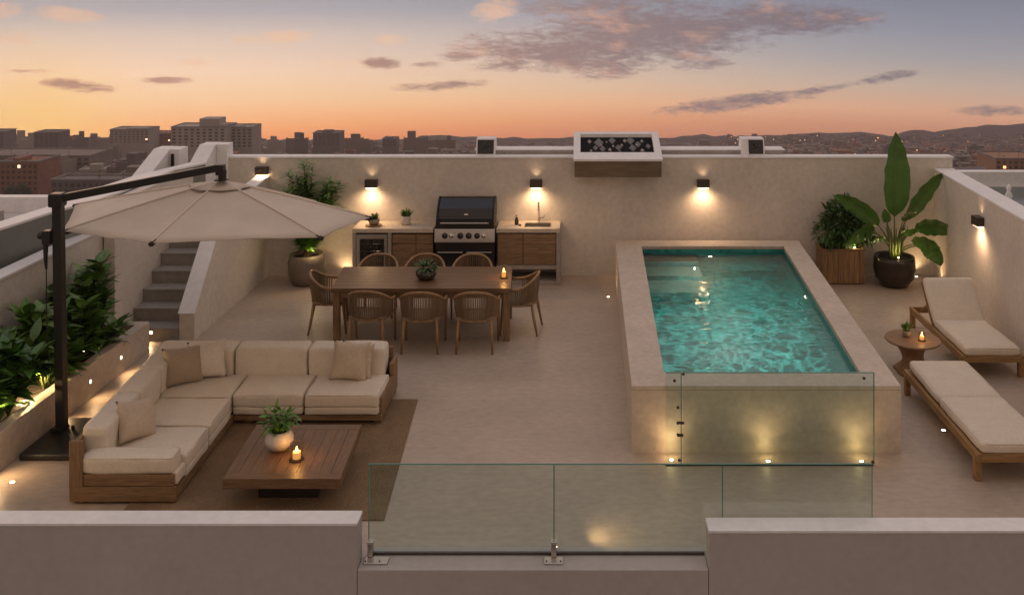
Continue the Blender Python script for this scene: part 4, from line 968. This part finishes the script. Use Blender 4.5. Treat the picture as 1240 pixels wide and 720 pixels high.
place(ch, (-2.20, 12.97, 0), R(0), 'woven chair in the middle of the near side of the dining table')
place(ch, (-1.46, 12.97, 0), R(0), 'woven chair on the near side of the dining table, rightmost')
place(ch, (-3.14, 14.30, 0), R(180), 'woven chair on the far side of the dining table in front of the wine cooler')
place(ch, (-2.42, 14.30, 0), R(180), 'woven chair in the middle of the far side, behind the bowl plant')
place(ch, (-1.69, 14.30, 0), R(180), 'woven chair on the far side of the dining table in front of the grill')
place(ch, (-3.66, 13.68, 0), R(-78), 'woven armchair at the left end of the dining table')
place(ch, (-.93, 13.62, 0), R(84), 'woven armchair at the right end of the dining table near the candle')

# ================================================================ PARASOL
um = thing('cantilever_parasol', (-5.7, 10.27, 0), 'large off white cantilever parasol on a black mast beside the planting bed', 'parasol')
m = MB(); m.box(-5.86, -4.93, 9.73, 10.60, .0, .075); m.build('base_plate', black_gl if False else blackm, um, bevel=.02)
m = MB(); m.tube([(-5.705, 10.27, .07), (-5.745, 10.27, 2.64)], .054, 4); 
m = MB(); mx_ = lambda z: -5.705 - .042 * z / 2.6
m.hexa([(mx_(0) - .048, 10.22, .076), (mx_(0) + .048, 10.22, .076), (mx_(0) + .048, 10.32, .076), (mx_(0) - .048, 10.32, .076)], [(mx_(2.6) - .048, 10.22, 2.6), (mx_(2.6) + .048, 10.22, 2.6), (mx_(2.6) + .048, 10.32, 2.6), (mx_(2.6) - .048, 10.32, 2.6)])
m.build('mast', blackm, um, bevel=.010)
m = MB(); m.box(-5.80, -5.66, 10.20, 10.34, .0755, .12); m.build('mast_foot', blackm, um, bevel=.006)
m = MB(); m.lathe([(.02, 0), (.02, .03), (.012, .04)], (-5.60, 10.30, .076), 10); m.build('foot_pin', blackm, um)
m = MB(); m.obox((-5.755, 10.27, 2.60), (.15, .14, .15)); m.build('mast_head', blackm, um, bevel=.02)
m = MB(); a0 = Vector((-5.70, 10.27, 2.62)); a1 = Vector((-4.27, 10.95, 2.825))
d_ = (a1 - a0).normalized(); sd_ = d_.cross(Vector((0, 0, 1))).normalized(); u_ = sd_.cross(d_)
def barx(mb, p0, p1, w_, h_): 
    q = [p + sd_ * sx * w_ / 2 + u_ * sz * h_ / 2 for p in (p0, p1) for sx, sz in ((-1, -1), (1, -1), (1, 1), (-1, 1))]
    mb.add(q, [(0, 3, 2, 1), (4, 5, 6, 7), (0, 1, 5, 4), (1, 2, 6, 5), (2, 3, 7, 6), (3, 0, 4, 7)])
barx(m, a0, a1, .06, .085); m.build('arm', blackm, um, bevel=.008)
m = MB(); m.obox((-4.24, 10.98, 2.80), (.09, .10, .12)); m.lathe([(.045, -.13), (.05, 0)], (-4.22, 10.98, 2.80), 12); m.lathe([(.085, 0), (.085, .015)], (-4.24, 11.0, 2.672), 16); m.build('hub', blackm, um, bevel=.012)
m = MB(); m.obox((-5.84, 10.24, 2.20), (.09, .10, .15)); m.box(-5.80, -5.76, 10.22, 10.29, 2.22, 2.30); m.lathe([(.03, 0), (.045, .03), (.045, .07), (.03, .09)], (-5.86, 10.24, 2.22), 14, rot=(0, R(-90), 0)); cr_ = m.build('crank_box', blackm, um, bevel=.01)
m = MB(); m.tube([(-5.855, 10.22, 2.14), (-5.85, 10.21, 1.98), (-5.84, 10.205, 1.86)], [.028, .022, .012], 8); m.build('handle', blackm, cr_)
m = MB(); pts = [(-5.84, 10.205, 1.87), (-5.835, 10.2, 1.4), (-5.82, 10.2, 1.0), (-5.80, 10.21, .75)]; m.tube(pts, .006, 6); m.build('cord', blackm, cr_)
ctr = Vector((-4.28, 11.08, 2.655))
cor = [Vector(p_) for p_ in ((-4.60, 9.99, 2.20), (-2.85, 10.23, 2.20), (-2.52, 11.17, 2.20), (-3.40, 12.0, 2.20), (-4.55, 12.5, 2.18), (-5.55, 12.4, 2.18), (-6.42, 11.85, 2.20), (-5.83, 10.50, 2.20))]
def canopy(mb, t0, t1, off, nr=9, ns=12, sag=.040):
    rows = []
    for a in range(nr + 1):
        t_ = t0 + (t1 - t0) * a / nr; row = []
        for c_ in range(8):
            p0, p1 = cor[c_], cor[(c_ + 1) % 8]
            for q in range(ns):
                w_ = q / ns; v = 4 * w_ * (1 - w_)
                rim = p0.lerp(p1, w_); 
                rim = rim + (ctr - rim) * .010 * v
                pp = ctr.lerp(rim, t_); pp.z += .012 * math.sin(PI * t_) - sag * v * math.sin(PI * min(1, t_)) + off
                pp.z += .030 * noise.noise(Vector((pp.x * 2.6, pp.y * 5.0, 1))) * v
                row.append(pp)
        rows.append(row)
    nn = 8 * ns; vs = [p_ for r_ in rows for p_ in r_]
    mb.add(vs, [(a * nn + q, (a + 1) * nn + q, (a + 1) * nn + (q + 1) % nn, a * nn + (q + 1) % nn) for a in range(nr) for q in range(nn)])
def solid(o, th=.006):
    s_ = o.modifiers.new('thick', 'SOLIDIFY'); s_.thickness = th; s_.offset = -1
m = MB(); canopy(m, .10, 1, 0); cn_ = m.build('canopy', canopy_m, um, smooth=True); solid(cn_)
m = MB(); canopy(m, .01, .20, .009, 3, 12, .012); vn = m.build('vent_cap', canopy_m, cn_, smooth=True); solid(vn, .005)
m = MB()
for c_ in range(8):
    p0, p1 = cor[c_], cor[(c_ + 1) % 8]
    m.tube([(ctr.lerp(p0.lerp(p1, w_), .20) + Vector((0, 0, .012 * math.sin(PI * .20) + .009 - .012 * 4 * w_ * (1 - w_)))) for w_ in [q / 8 for q in range(9)]], .0035, 5)
m.build('vent_hem', bronze, cn_)
for c_ in range(8):
    m = MB(); P1 = cor[c_]; pts = []
    for q in range(13):
        t_ = .12 + .87 * q / 12; pp = ctr.lerp(P1, t_); pp.z += .012 * math.sin(PI * t_) + .006; pts.append(pp)
    m.tube(pts, .010, 6); m.build('seam', seam_m, cn_)
    m = MB(); pts2 = [p_ - Vector((0, 0, .048)) for p_ in pts]; m.tube(pts2, .011, 6); m.build('rib', blackm, um)
    dd = (P1 - ctr).normalized(); m = MB(); m.tube([P1 - dd * .07 - Vector((0, 0, .01)), P1 + dd * .015 - Vector((0, 0, .012))], [.020, .026], 8); m.build('rib_tip', blackm, um, smooth=True)

# ================================================================ LOUNGERS
def lounger(name, label, x0, x1, ya, yb, yh, rise, zt=.37, back_y=None):
    """ya near end, yh hinge, yb far end of frame; rise: height of the raised back end above the seat"""
    o = thing(name, ((x0 + x1) / 2, ya, 0), label, 'sun lounger', 'teak sun loungers')
    for xa in (x0 - .045, x1 + .005):
        m = MB(); m.box(xa, xa + .04, ya, yb, .20, .285); m.build('side_rail', loung_y, o, bevel=.004)
    for y in (ya, yb - .04):
        m = MB(); m.box(x0 - .004, x1 + .004, y, y + .04, .20, .284); m.build('end_rail', loung_x, o, bevel=.004)
    for xa in (x0 - .055, x1 - .012):
        for y in (ya + .03, yb - .10):
            m = MB(); m.box(xa, xa + .065, y, y + .065, 0, .198 if False else .24); m.v = [(vx, vy, vz) for vx, vy, vz in m.v]; m.build('leg', loung_y, o, bevel=.004)
    m = MB()
    q = ya + .06
    while q < yh - .03: m.box(x0 - .003, x1 + .003, q, q + .055, .255, .275); q += .075
    m.build('slat', loung_x, o)
    L_ = (back_y or (yb - .1)) - yh; ang = math.atan2(rise, L_); Lb = math.hypot(rise, L_)
    def bk(a, zz): return (yh + a * math.cos(ang) - zz * math.sin(ang), .275 + a * math.sin(ang) + zz * math.cos(ang))
    m = MB()
    q = .02
    while q < Lb - .04:
        p_ = [bk(q, -.02), bk(q + .055, -.02), bk(q + .055, 0), bk(q, 0)]; m.prism_x(p_, x0 + .02, x1 - .02); q += .075
    for xa in (x0 + .0, x1 - .04): m.prism_x([bk(0, -.05), bk(Lb, -.05), bk(Lb, -.021), bk(0, -.021)], xa, xa + .04)
    m.build('backrest', loung_x, o)
    if rise > .2:
        m = MB(); p_ = bk(Lb * .6, -.05); m.tube([(x0 + .08, p_[0], p_[1]), (x0 + .08, yb - .12, .24)], .014, 6); m.tube([(x1 - .08, p_[0], p_[1]), (x1 - .08, yb - .12, .24)], .014, 6); m.build('support_strut', loung_y, o)
    m = MB(); m.rbox(((x0 + x1) / 2, (ya + .0 + yh) / 2, .33), (x1 - x0, yh - ya - .01, .11), .035, 12, .010, None, .008, x0); sc_ = m.build('seat_cushion', linen, o, smooth=True); piping(((x0 + x1) / 2, (ya + yh) / 2, .33), (x1 - x0, yh - ya - .01, .11), .035).build('piping', linen_p, sc_, smooth=True)
    cy_, cz_ = bk(Lb / 2, .056)
    m = MB(); m.rbox(((x0 + x1) / 2, cy_, cz_), (x1 - x0, Lb, .11), .04, 12, .012, (ang, 0, 0), .006, x1); m.build('back_cushion', linen, o, smooth=True)
    return o
lounger('sun_lounger', 'teak sun lounger with raised cream backrest against the right wall', 4.86, 5.56, 11.86, 13.78, 12.95, .50, back_y=13.42)
lounger('sun_lounger', 'teak sun lounger lying flat beside the front right corner of the pool', 3.97, 4.68, 9.30, 11.44, 10.42, .03, back_y=11.40)
# side table
s = thing('side_table', (4.27, 12.1, 0), 'round wooden side table with a twisted drum base between the two loungers', 'side table')
m = MB(); m.lathe([(.30, .385), (.335, .392), (.348, .405), (.342, .420), (.001, .422)], (4.27, 12.1, 0), 56); m.build('tabletop', wood_x, s, smooth=False)
m = MB(); n_ = 64; vs = []; K = 18
for i in range(K + 1):
    t_ = i / K; rr = .245 - .115 * math.sin(PI * t_) ** 1.0 - .02 * t_
    for j in range(n_):
        a = 2 * PI * j / n_; tw = t_ * 1.6
        q = rr * (1 + (.13 + .10 * math.sin(PI * t_)) * math.cos(3 * (a + tw))); vs.append((4.27 + q * math.cos(a), 12.1 + q * math.sin(a), t_ * .384))
m.add(vs, [(i * n_ + j, i * n_ + (j + 1) % n_, (i + 1) * n_ + (j + 1) % n_, (i + 1) * n_ + j) for i in range(K) for j in range(n_)] + [tuple(range(n_ - 1, -1, -1))])
m.build('drum_base', wood_z, s, smooth=True)
plant_pot('small_plant', (4.21, 12.16, .423), 'tiny succulent in a little grey cup on the round side table', 'potted plant', [(.035, 0), (.05, .01), (.055, .06), (.048, .08), (.042, .078)], stonepot, tuft(34, .03, .13, .032, .07, .9, .3, 51, .8), leaf_m, .045, .07)
candle('candle_cup', (4.36, 12.02, .423), 'lit candle in a small glass cup on the round side table', .045, .11, 1.0, .055)
# ================================================================ NEIGHBOURING ROOFS
tile_b = mat('neighbour_roof', (.52, .50, .50), .8, .2, .8)
nb = thing('neighbour_building', (-13.5, 18, -9), 'neighbouring flat roofed building with pale parapet at the left edge', 'building')
m = MB(); m.box(-22, -8.2, 13.0, 22.0, -25, -.20); m.build('wall', plaster_front, nb)
m = MB(); m.box(-22, -8.3, 13.0, 21.8, -.198, -.15); m.build('roof', tile_b, nb)
m = MB(); m.box(-22, -8.2, 21.8, 22.1, -.198, .20); m.box(-8.5, -8.2, 13, 21.79, -.198, .12); m.build('parapet', cap_m, nb, bevel=.01)
m = MB(); m.box(-15.5, -13.6, 17.6, 19.0, -.149, .12); m.build('roof_hatch', cap_m, nb)
m = MB(); m.box(-12.6, -11.6, 18.2, 20.0, -.149, -.06); m.box(-13.3, -12.9, 20.2, 20.9, -.149, .1); m.build('roof_plinth', concrete, nb)
nb2 = thing('neighbour_terrace', (12, 18, 0), 'neighbouring roof terrace with dark pool and white parapet at the right edge', 'building')
m = MB(); m.box(8.0, 20, 14.2, 20.1, -25, .78); m.build('wall', plaster_front, nb2)
m = MB(); m.box(8.0, 20, 20.102, 20.35, -25, 1.10); m.box(7.6, 7.99, 14.2, 20.35, -25, 1.02); m.build('parapet', cap_m, nb2)
dpool = mat('dark_neighbour_pool', (.03, .065, .07), .12, .2, 1, .08, 5, spec=.7)
m = MB(); m.box(8.05, 19.9, 14.3, 20.0, .781, .80); m.build('pool', dpool, nb2)
o = thing('white_daybed', (8.95, 17.6, .80), 'small white daybed with rounded end on the neighbouring roof at the right edge', 'daybed')
m = MB(); m.lathe([(.55, 0), (.62, .05), (.6, .16), (.4, .2), (.001, .2)], (9.15, 17.0, .82), 24, sy=.55); m.build('seat', cap_m, o, smooth=True)
m = MB(); m.tube([(8.85, 17.2, .8), (8.85, 17.2, 1.25), (8.72, 17.2, 1.33), (8.6, 17.2, 1.30)], .012, 6); m.build('lamp_pole', steel, o)
o = thing('white_ornament', (8.2, 18.0, .80), 'small white figure shaped ornament on the neighbouring roof', 'ornament')
m = MB(); m.lathe([(.10, 0), (.12, .08), (.05, .16), (.07, .24), (.03, .33), (.05, .38), (.001, .46)], (8.2, 18.0, .80), 16); m.build('figure', cap_m, o, smooth=True)

# ================================================================ CITY, LAND AND HILLS
TY = [(-300, None)]
tab = [(17, 900), (40, 700), (100, 430), (200, 330), (300, 285), (500, 244), (900, 214), (1400, 197), (1900, 187.5), (2500, 180), (3000, 175.5)]
def land(Y):
    Y = max(17, Y)
    for (a, ya), (b, yb) in zip(tab, tab[1:]):
        if Y <= b:
            t_ = (Y - a) / (b - a); za = H - ya * a / F; zb = H - yb * b / F; return za + (zb - za) * t_
    return H - 175.5 * 3000 / F - (Y - 3000) * .15
gm = mat('city_ground', (.075, .065, .060), .95, .5, .02, vs2=.15, world=True)
m = MB(); ys = [-400, -50, 17, 40, 70, 100, 150, 200, 300, 400, 500, 700, 900, 1150, 1400, 1900, 2500, 3000, 3600, 5000, 8000]; us = [i / 6 for i in range(-18, 19)]
vs = []
for Y in ys:
    for u in us:
        x = u * max(Y, 150) * 1.0; z = land(Y) if Y > 16 else land(17) - .0
        vs.append((x, Y, min(z, -9.0) if Y < 60 else z))
nu = len(us); m.add(vs, [(i * nu + j, i * nu + j + 1, (i + 1) * nu + j + 1, (i + 1) * nu + j) for i in range(len(ys) - 1) for j in range(nu - 1)])
go = m.build('ground', gm); tag(go, kind='structure')
# ridges
def interp(t, x):
    for (a, ya), (b, yb) in zip(t, t[1:]):
        if x <= b: return ya + (yb - ya) * max(0, (x - a) / (b - a))
    return t[-1][1]
hill_m = mat('hill_scrub', (.035, .033, .042), .95, .4, .01, vs2=.04, world=True)
def ridge(prof, D, base_y, seed, amp, name):
    m = MB(); n = 260; rows = 7; vs = []
    for i in range(n + 1):
        px = -900 + 3300 * i / n; u = (px - CX) / F
        py = interp(prof, px) + amp * (noise.noise(Vector((px * .022, seed, 0))) * 1.0 + noise.noise(Vector((px * .07, seed, 4))) * .5)
        for r_ in range(rows + 1):
            t_ = r_ / rows; dd = D - 500 + 700 * t_
            if t_ < .75: k_ = t_ / .75; yy = base_y + (py - base_y) * (k_ ** 1.2) + amp * .6 * noise.noise(Vector((px * .05, r_ * .9, seed))) * math.sin(PI * k_)
            else: yy = py + (t_ - .75) * 160
            vs.append((u * dd, dd, H - yy * dd / F))
    m.add(vs, [(i * (rows + 1) + j, (i + 1) * (rows + 1) + j, (i + 1) * (rows + 1) + j + 1, i * (rows + 1) + j + 1) for i in range(n) for j in range(rows)])
    return tag(m.build(name, hill_m, smooth=True), kind='structure')
ridge([(-900, 170), (0, 168), (300, 168), (420, 169), (510, 168), (530, 165), (560, 165), (600, 167), (680, 167), (830, 166), (900, 168), (1000, 164), (1100, 166), (1300, 160), (2400, 160)], 2900, 183, 3, 3.0, 'hills')
ridge([(-900, 175), (480, 172), (515, 165), (545, 164), (600, 166), (800, 167), (860, 163), (900, 164), (950, 163), (985, 159), (1020, 161), (1048, 158), (1080, 163), (1105, 156), (1130, 159), (1172, 151), (1205, 152), (1240, 147), (1500, 140), (2400, 138)], 3250, 178, 9, 4.6, 'hills')

cols = [(.26, .22, .20), (.22, .18, .17), (.14, .125, .13), (.34, .31, .29), (.27, .14, .10), (.17, .155, .16), (.40, .37, .34), (.17, .11, .09)]
bm_ = [mat('city_render_%d' % i if False else 'city_render', c, .9, .12, .1, vs2=.5) for i, c in enumerate(cols)]
roof_m = mat('city_roof', (.24, .22, .22), .9, .15, .1)
win_m = mat('dark_window', (.085, .078, .08), .25, 0)
lit_m = mat('lit_window', (1, .7, .4), .5, 0, emis=(1, .45, .16), es=3.2)
litw_m = mat('lit_window_pale', (1, .85, .65), .5, 0, emis=(1, .62, .35), es=2.6)
LIT = []
def block(x0, x1, yt, D, dep, label, mt, pent=None, wins=(6, 5), lit=.06, name='apartment_block', seed=1, grp=None):
    """x0..x1 and yt measured on the skyline, D metres away"""
    s_ = F / D; xa = (x0 - CX) / s_; xb = (x1 - CX) / s_; zt = H - yt / s_; zg = min(land(D) , land(D + dep)) - 4
    o = thing(name, ((xa + xb) / 2, D, land(D)), label, 'building', grp)
    m = MB(); m.box(xa, xb, D, D + dep, zg, zt); m.build('wall', mt, o)
    m = MB(); t_ = .5; m.box(xa - .3, xb + .3, D - .3, D + t_, zt + .01, zt + 1.0); m.box(xa - .3, xb + .3, D + dep - t_, D + dep + .3, zt + .01, zt + 1.0); m.box(xa - .3, xa + t_, D + t_ + .01, D + dep - t_ - .01, zt + .01, zt + 1.0); m.box(xb - t_, xb + .3, D + t_ + .01, D + dep - t_ - .01, zt + .01, zt + 1.0)
    rf = m.build('roof', roof_m, o)
    rng = random.Random(seed)
    for px0, px1, pyt in (pent or []):
        m = MB(); m.box((px0 - CX) / s_, (px1 - CX) / s_, D + 1.0, D + dep * .6, zt - .5, H - pyt / s_); m.build('penthouse', mt, rf)
    nxw, nzw = wins; wv = (xb - xa) / nxw; fl = 3.1
    proto = None
    for q in range(nzw):
        zz = zt - 1.4 - q * fl - 1.5
        if zz < land(D) + 1: break
        for p_ in range(nxw):
            xx = xa + wv * (p_ + .5); w_ = wv * rng.choice([.34, .46, .46, .6])
            m = MB(); m.box(xx - w_ / 2, xx + w_ / 2, D - .12, D - .03, zz, zz + 1.6)
            m.build('window', (rng.choice([lit_m, litw_m]) if rng.random() < lit * .35 else win_m), o)
    for a in range(3):
        x = rng.uniform(xa + 2, xb - 2); hh = rng.uniform(2, 5); m = MB(); m.tube([(x, D + 5, zt), (x, D + 5, zt + hh)], .12, 4); m.box(x - 1.2, x + 1.2, D + 4.95, D + 5.05, zt + hh - .6, zt + hh - .45); m.build('antenna', blackm, rf)
    return o
block(207, 273, 154.5, 900, 30, 'large pale apartment block with a tower room and aerials, tallest on the skyline', bm_[6], [(241, 265, 144), (265, 271, 151)], (9, 6), .05, seed=1)
block(273.4, 305.5, 155, 915, 26, 'grey lower wing of the big apartment block on its right side', bm_[3], [(276, 290, 153)], (5, 6), .03, seed=2)
block(133, 180, 157.5, 1150, 30, 'wide pale flat roofed block left of the tallest block', bm_[3], [(153, 178, 155.5)], (9, 5), .08, seed=3)
block(180.5, 207, 162, 1180, 24, 'brownish block squeezed between two larger pale blocks', bm_[4], None, (6, 4), .1, seed=4)
block(41, 71, 160.8, 1200, 26, 'square grey block right of the setting sun', bm_[2], None, (5, 6), .02, seed=5)
block(379, 411.5, 161.5, 1250, 24, 'dark apartment block with a stepped roof standing alone behind the potted shrub', bm_[5], [(390, 401, 158.3)], (6, 5), .05, seed=6)
block(-22, 5, 160, 1100, 24, 'dark block at the far left edge of the skyline', bm_[5], None, (5, 6), .05, seed=7)
block(463, 480, 168.5, 1300, 20, 'low dark block with a small roof room in the middle of the skyline', bm_[5], [(468, 474, 166.5)], (4, 3), .1, seed=8)
block(1206, 1262, 193, 620, 30, 'orange lit low block at the right edge beyond the side wall', mat('orange_lit_render', (.34, .20, .125), .9, .1, .2), None, (8, 3), .25, seed=9)  # orange light painted into the wall colour
block(0, 46, 197, 520, 22, 'red brick low block at the left edge in front of the city', bm_[4], [(14, 22, 192)], (7, 5), .12, seed=10)
block(-30, 108, 189.5, 680, 34, 'long low pale roofed hall stretching in from the left edge', bm_[1], None, (18, 2), .25, seed=11)
block(62, 165, 219, 470, 14, 'long dark low building just beyond the neighbouring roof', bm_[5], None, (14, 2), .15, seed=12)

# many smaller houses: individual objects sharing a few meshes
def house_mesh(i):
    rng = random.Random(i); m = MB(); w, d, h = 1, 1, 1
    m.box(-.5, .5, 0, 1, -.4, 1)
    m.box(-.5, .5, 0, .04, 1, 1.05); m.box(-.5, -.46, .041, 1, 1, 1.05); m.box(.46, .5, .041, 1, 1, 1.05)
    a = rng.uniform(-.4, .1); m.box(a, a + rng.uniform(.2, .4), .3, .7, 1, 1 + rng.uniform(.15, .35))
    if i % 3 == 0: m.box(-.5 - .35, -.502, .1, .9, -.4, .7)
    return m
hm = []
for i in range(16):
    o = house_mesh(i).build('house', bm_[i % 8], world=False); hm.append(o.data); bpy.data.objects.remove(o)
rng = random.Random(99); cnt = 0
def rnd_house(i, D, px, w_px, h_px):
    s_ = F / D; z0 = land(D); o = bpy.data.objects.new('house', hm[i % 16]); C.objects.link(o)
    o.location = ((px - CX) / s_, D, z0); o.scale = (w_px / s_, rng.uniform(9, 18), h_px / s_)
    o.rotation_euler = (0, 0, R(rng.uniform(-14, 14)))
    return o
taken = []
def lamp_pt(D, px, py, r_, k):
    LIT.append((D, px, py, r_, k))
for i in range(290):
    if i < 170: px = rng.uniform(-20, 330) if i < 140 else rng.uniform(330, 520); D = rng.choice([rng.uniform(480, 900), rng.uniform(900, 1700)])
    else: px = rng.uniform(520, 1270); D = rng.uniform(900, 2300)
    if i >= 250: px = rng.uniform(1140, 1270); D = rng.uniform(560, 1300)
    if px < 120 and D < 560: D += 250
    s_ = F / D; wm_ = rng.uniform(10, 26); hm_ = rng.uniform(5, 16) * (1.35 if rng.random() < .15 else 1)
    o = rnd_house(rng.randrange(16), D, px, wm_ * s_, hm_ * s_)
    g_ = 'left' if px < 330 else ('middle' if px < 900 else 'right')
    tag(o, {'left': 'small flat roofed city building in the dusk, left of the potted shrub', 'middle': 'small distant city building just showing over the back wall', 'right': 'small distant city building in the right part of the skyline'}[g_], 'building', 'small city buildings, %s part of the skyline' % g_)
    py = 1134 * (H - land(D)) / D
    for q in range(rng.choice([1, 2, 3])): lamp_pt(D - .6, px + rng.uniform(-.4, .4) * wm_ * s_, py - rng.uniform(.15, .8) * hm_ * s_, rng.uniform(.25, .6), rng.random())
for i in range(34):
    px = rng.uniform(-10, 560); D = rng.uniform(1300, 2000); yt = rng.uniform(165, 171) if px < 330 else rng.uniform(168, 173); s_ = F / D; yg = F * (H - land(D)) / D
    o = rnd_house(rng.randrange(16), D, px, rng.uniform(14, 32), yg - yt)
    tag(o, 'dusky mid-rise block breaking the far skyline left of the rear kerb', 'building', 'mid-rise blocks along the far skyline')
# the mass of houses beyond
for mi in range(3):
    m = MB()
    for i in range(1500):
        D = 500 + 2700 * rng.random() ** .75; px = rng.uniform(-500, 1800); s_ = F / D
        if D < 800 and -60 < px < 200: continue
        x = (px - CX) / s_; w_ = rng.uniform(8, 26); d_ = rng.uniform(8, 20); h_ = rng.uniform(4, 14) * (1.8 if rng.random() < .05 else 1); z = land(D + d_ if D > 200 else D)
        m.box(x - w_ / 2, x + w_ / 2, D, D + d_, z - 6, z + h_ + 3)
        if rng.random() < .5: m.box(x - w_ / 4, x, D + 2, D + d_ * .6, z + h_ + 3, z + h_ + 6)
        if rng.random() < .55: lamp_pt(D - .5, px + rng.uniform(-.4, .4) * w_ * s_, F * (H - (z + rng.uniform(1, h_ + 2))) / D, rng.uniform(.25, .7), rng.random())
    tag(m.build('distant_city', bm_[(2, 1, 4)[mi]]), kind='stuff')
# houses climbing the right hand hills
m = MB()
for i in range(900):
    px = rng.uniform(880, 1500); D = rng.uniform(2500, 2850); t_ = (D - 2400) / 525; s_ = F / D
    yb = 183 + (163 - 183) * min(1, t_) ** 1.2; py = yb - rng.uniform(-2, 3); x = (px - CX) / s_; z = H - py / s_
    w_ = rng.uniform(8, 22); m.box(x - w_ / 2, x + w_ / 2, D, D + 10, z - 14, z + rng.uniform(3, 8))
    if rng.random() < .5: lamp_pt(D - .5, px, py - .6, rng.uniform(.6, 1.1), rng.random())
tag(m.build('distant_city', bm_[2]), kind='stuff')
# trees between the houses
tm = mat('far_tree_crowns', (.03, .04, .02), .95, .4, .2, island=.3); m = MB()
for i in range(700):
    D = 420 + 2000 * rng.random(); px = rng.uniform(-300, 1500); s_ = F / D; x = (px - CX) / s_; z = land(D)
    r_ = rng.uniform(2.5, 6); 
    for q in range(4):
        c_ = (x + rng.uniform(-r_, r_), D + rng.uniform(-2, 2), z + r_ * rng.uniform(.6, 1.3)); k_ = r_ * rng.uniform(.5, .9)
        m.lathe([(.01, -k_), (k_ * .75, -k_ * .5), (k_, 0), (k_ * .7, k_ * .6), (.01, k_)], c_, 7, cap=False)
tag(m.build('distant_trees', tm), kind='stuff')
for mt, sel, nm in ((lit_m, lambda k_: k_ < .7, 'city_lights'), (litw_m, lambda k_: k_ >= .7, 'city_lights')):
    m = MB()
    for D, px, py, r_, k_ in LIT:
        if sel(k_) and rng.random() < .85:
            s_ = F / D; x = (px - CX) / s_; z = H - py / s_; q = r_ * (1.1 if D > 1500 else .9) * (1.7 if rng.random() < .06 else 1); m.box(x - q, x + q, D - .3, D - .1, z - q * .8, z + q * .8)
    tag(m.build(nm, mt), kind='stuff')
# dusk haze over the city
hz = MB(); hz.box(-6500, 6500, -60, 3500, -1200, 120)
hzm = bpy.data.materials.new('haze'); hzm.use_nodes = True; t = hzm.node_tree
for n_ in list(t.nodes):
    if n_.type == 'BSDF_PRINCIPLED': t.nodes.remove(n_)
pv = t.nodes.new('ShaderNodeVolumePrincipled'); pv.inputs['Color'].default_value = (.78, .66, .66, 1); pv.inputs['Density'].default_value = .0002; pv.inputs['Anisotropy'].default_value = .2
t.links.new(pv.outputs[0], t.nodes['Material Output'].inputs['Volume'])
USE_HAZE = True
if USE_HAZE: tag(hz.build('haze', hzm), kind='stuff')
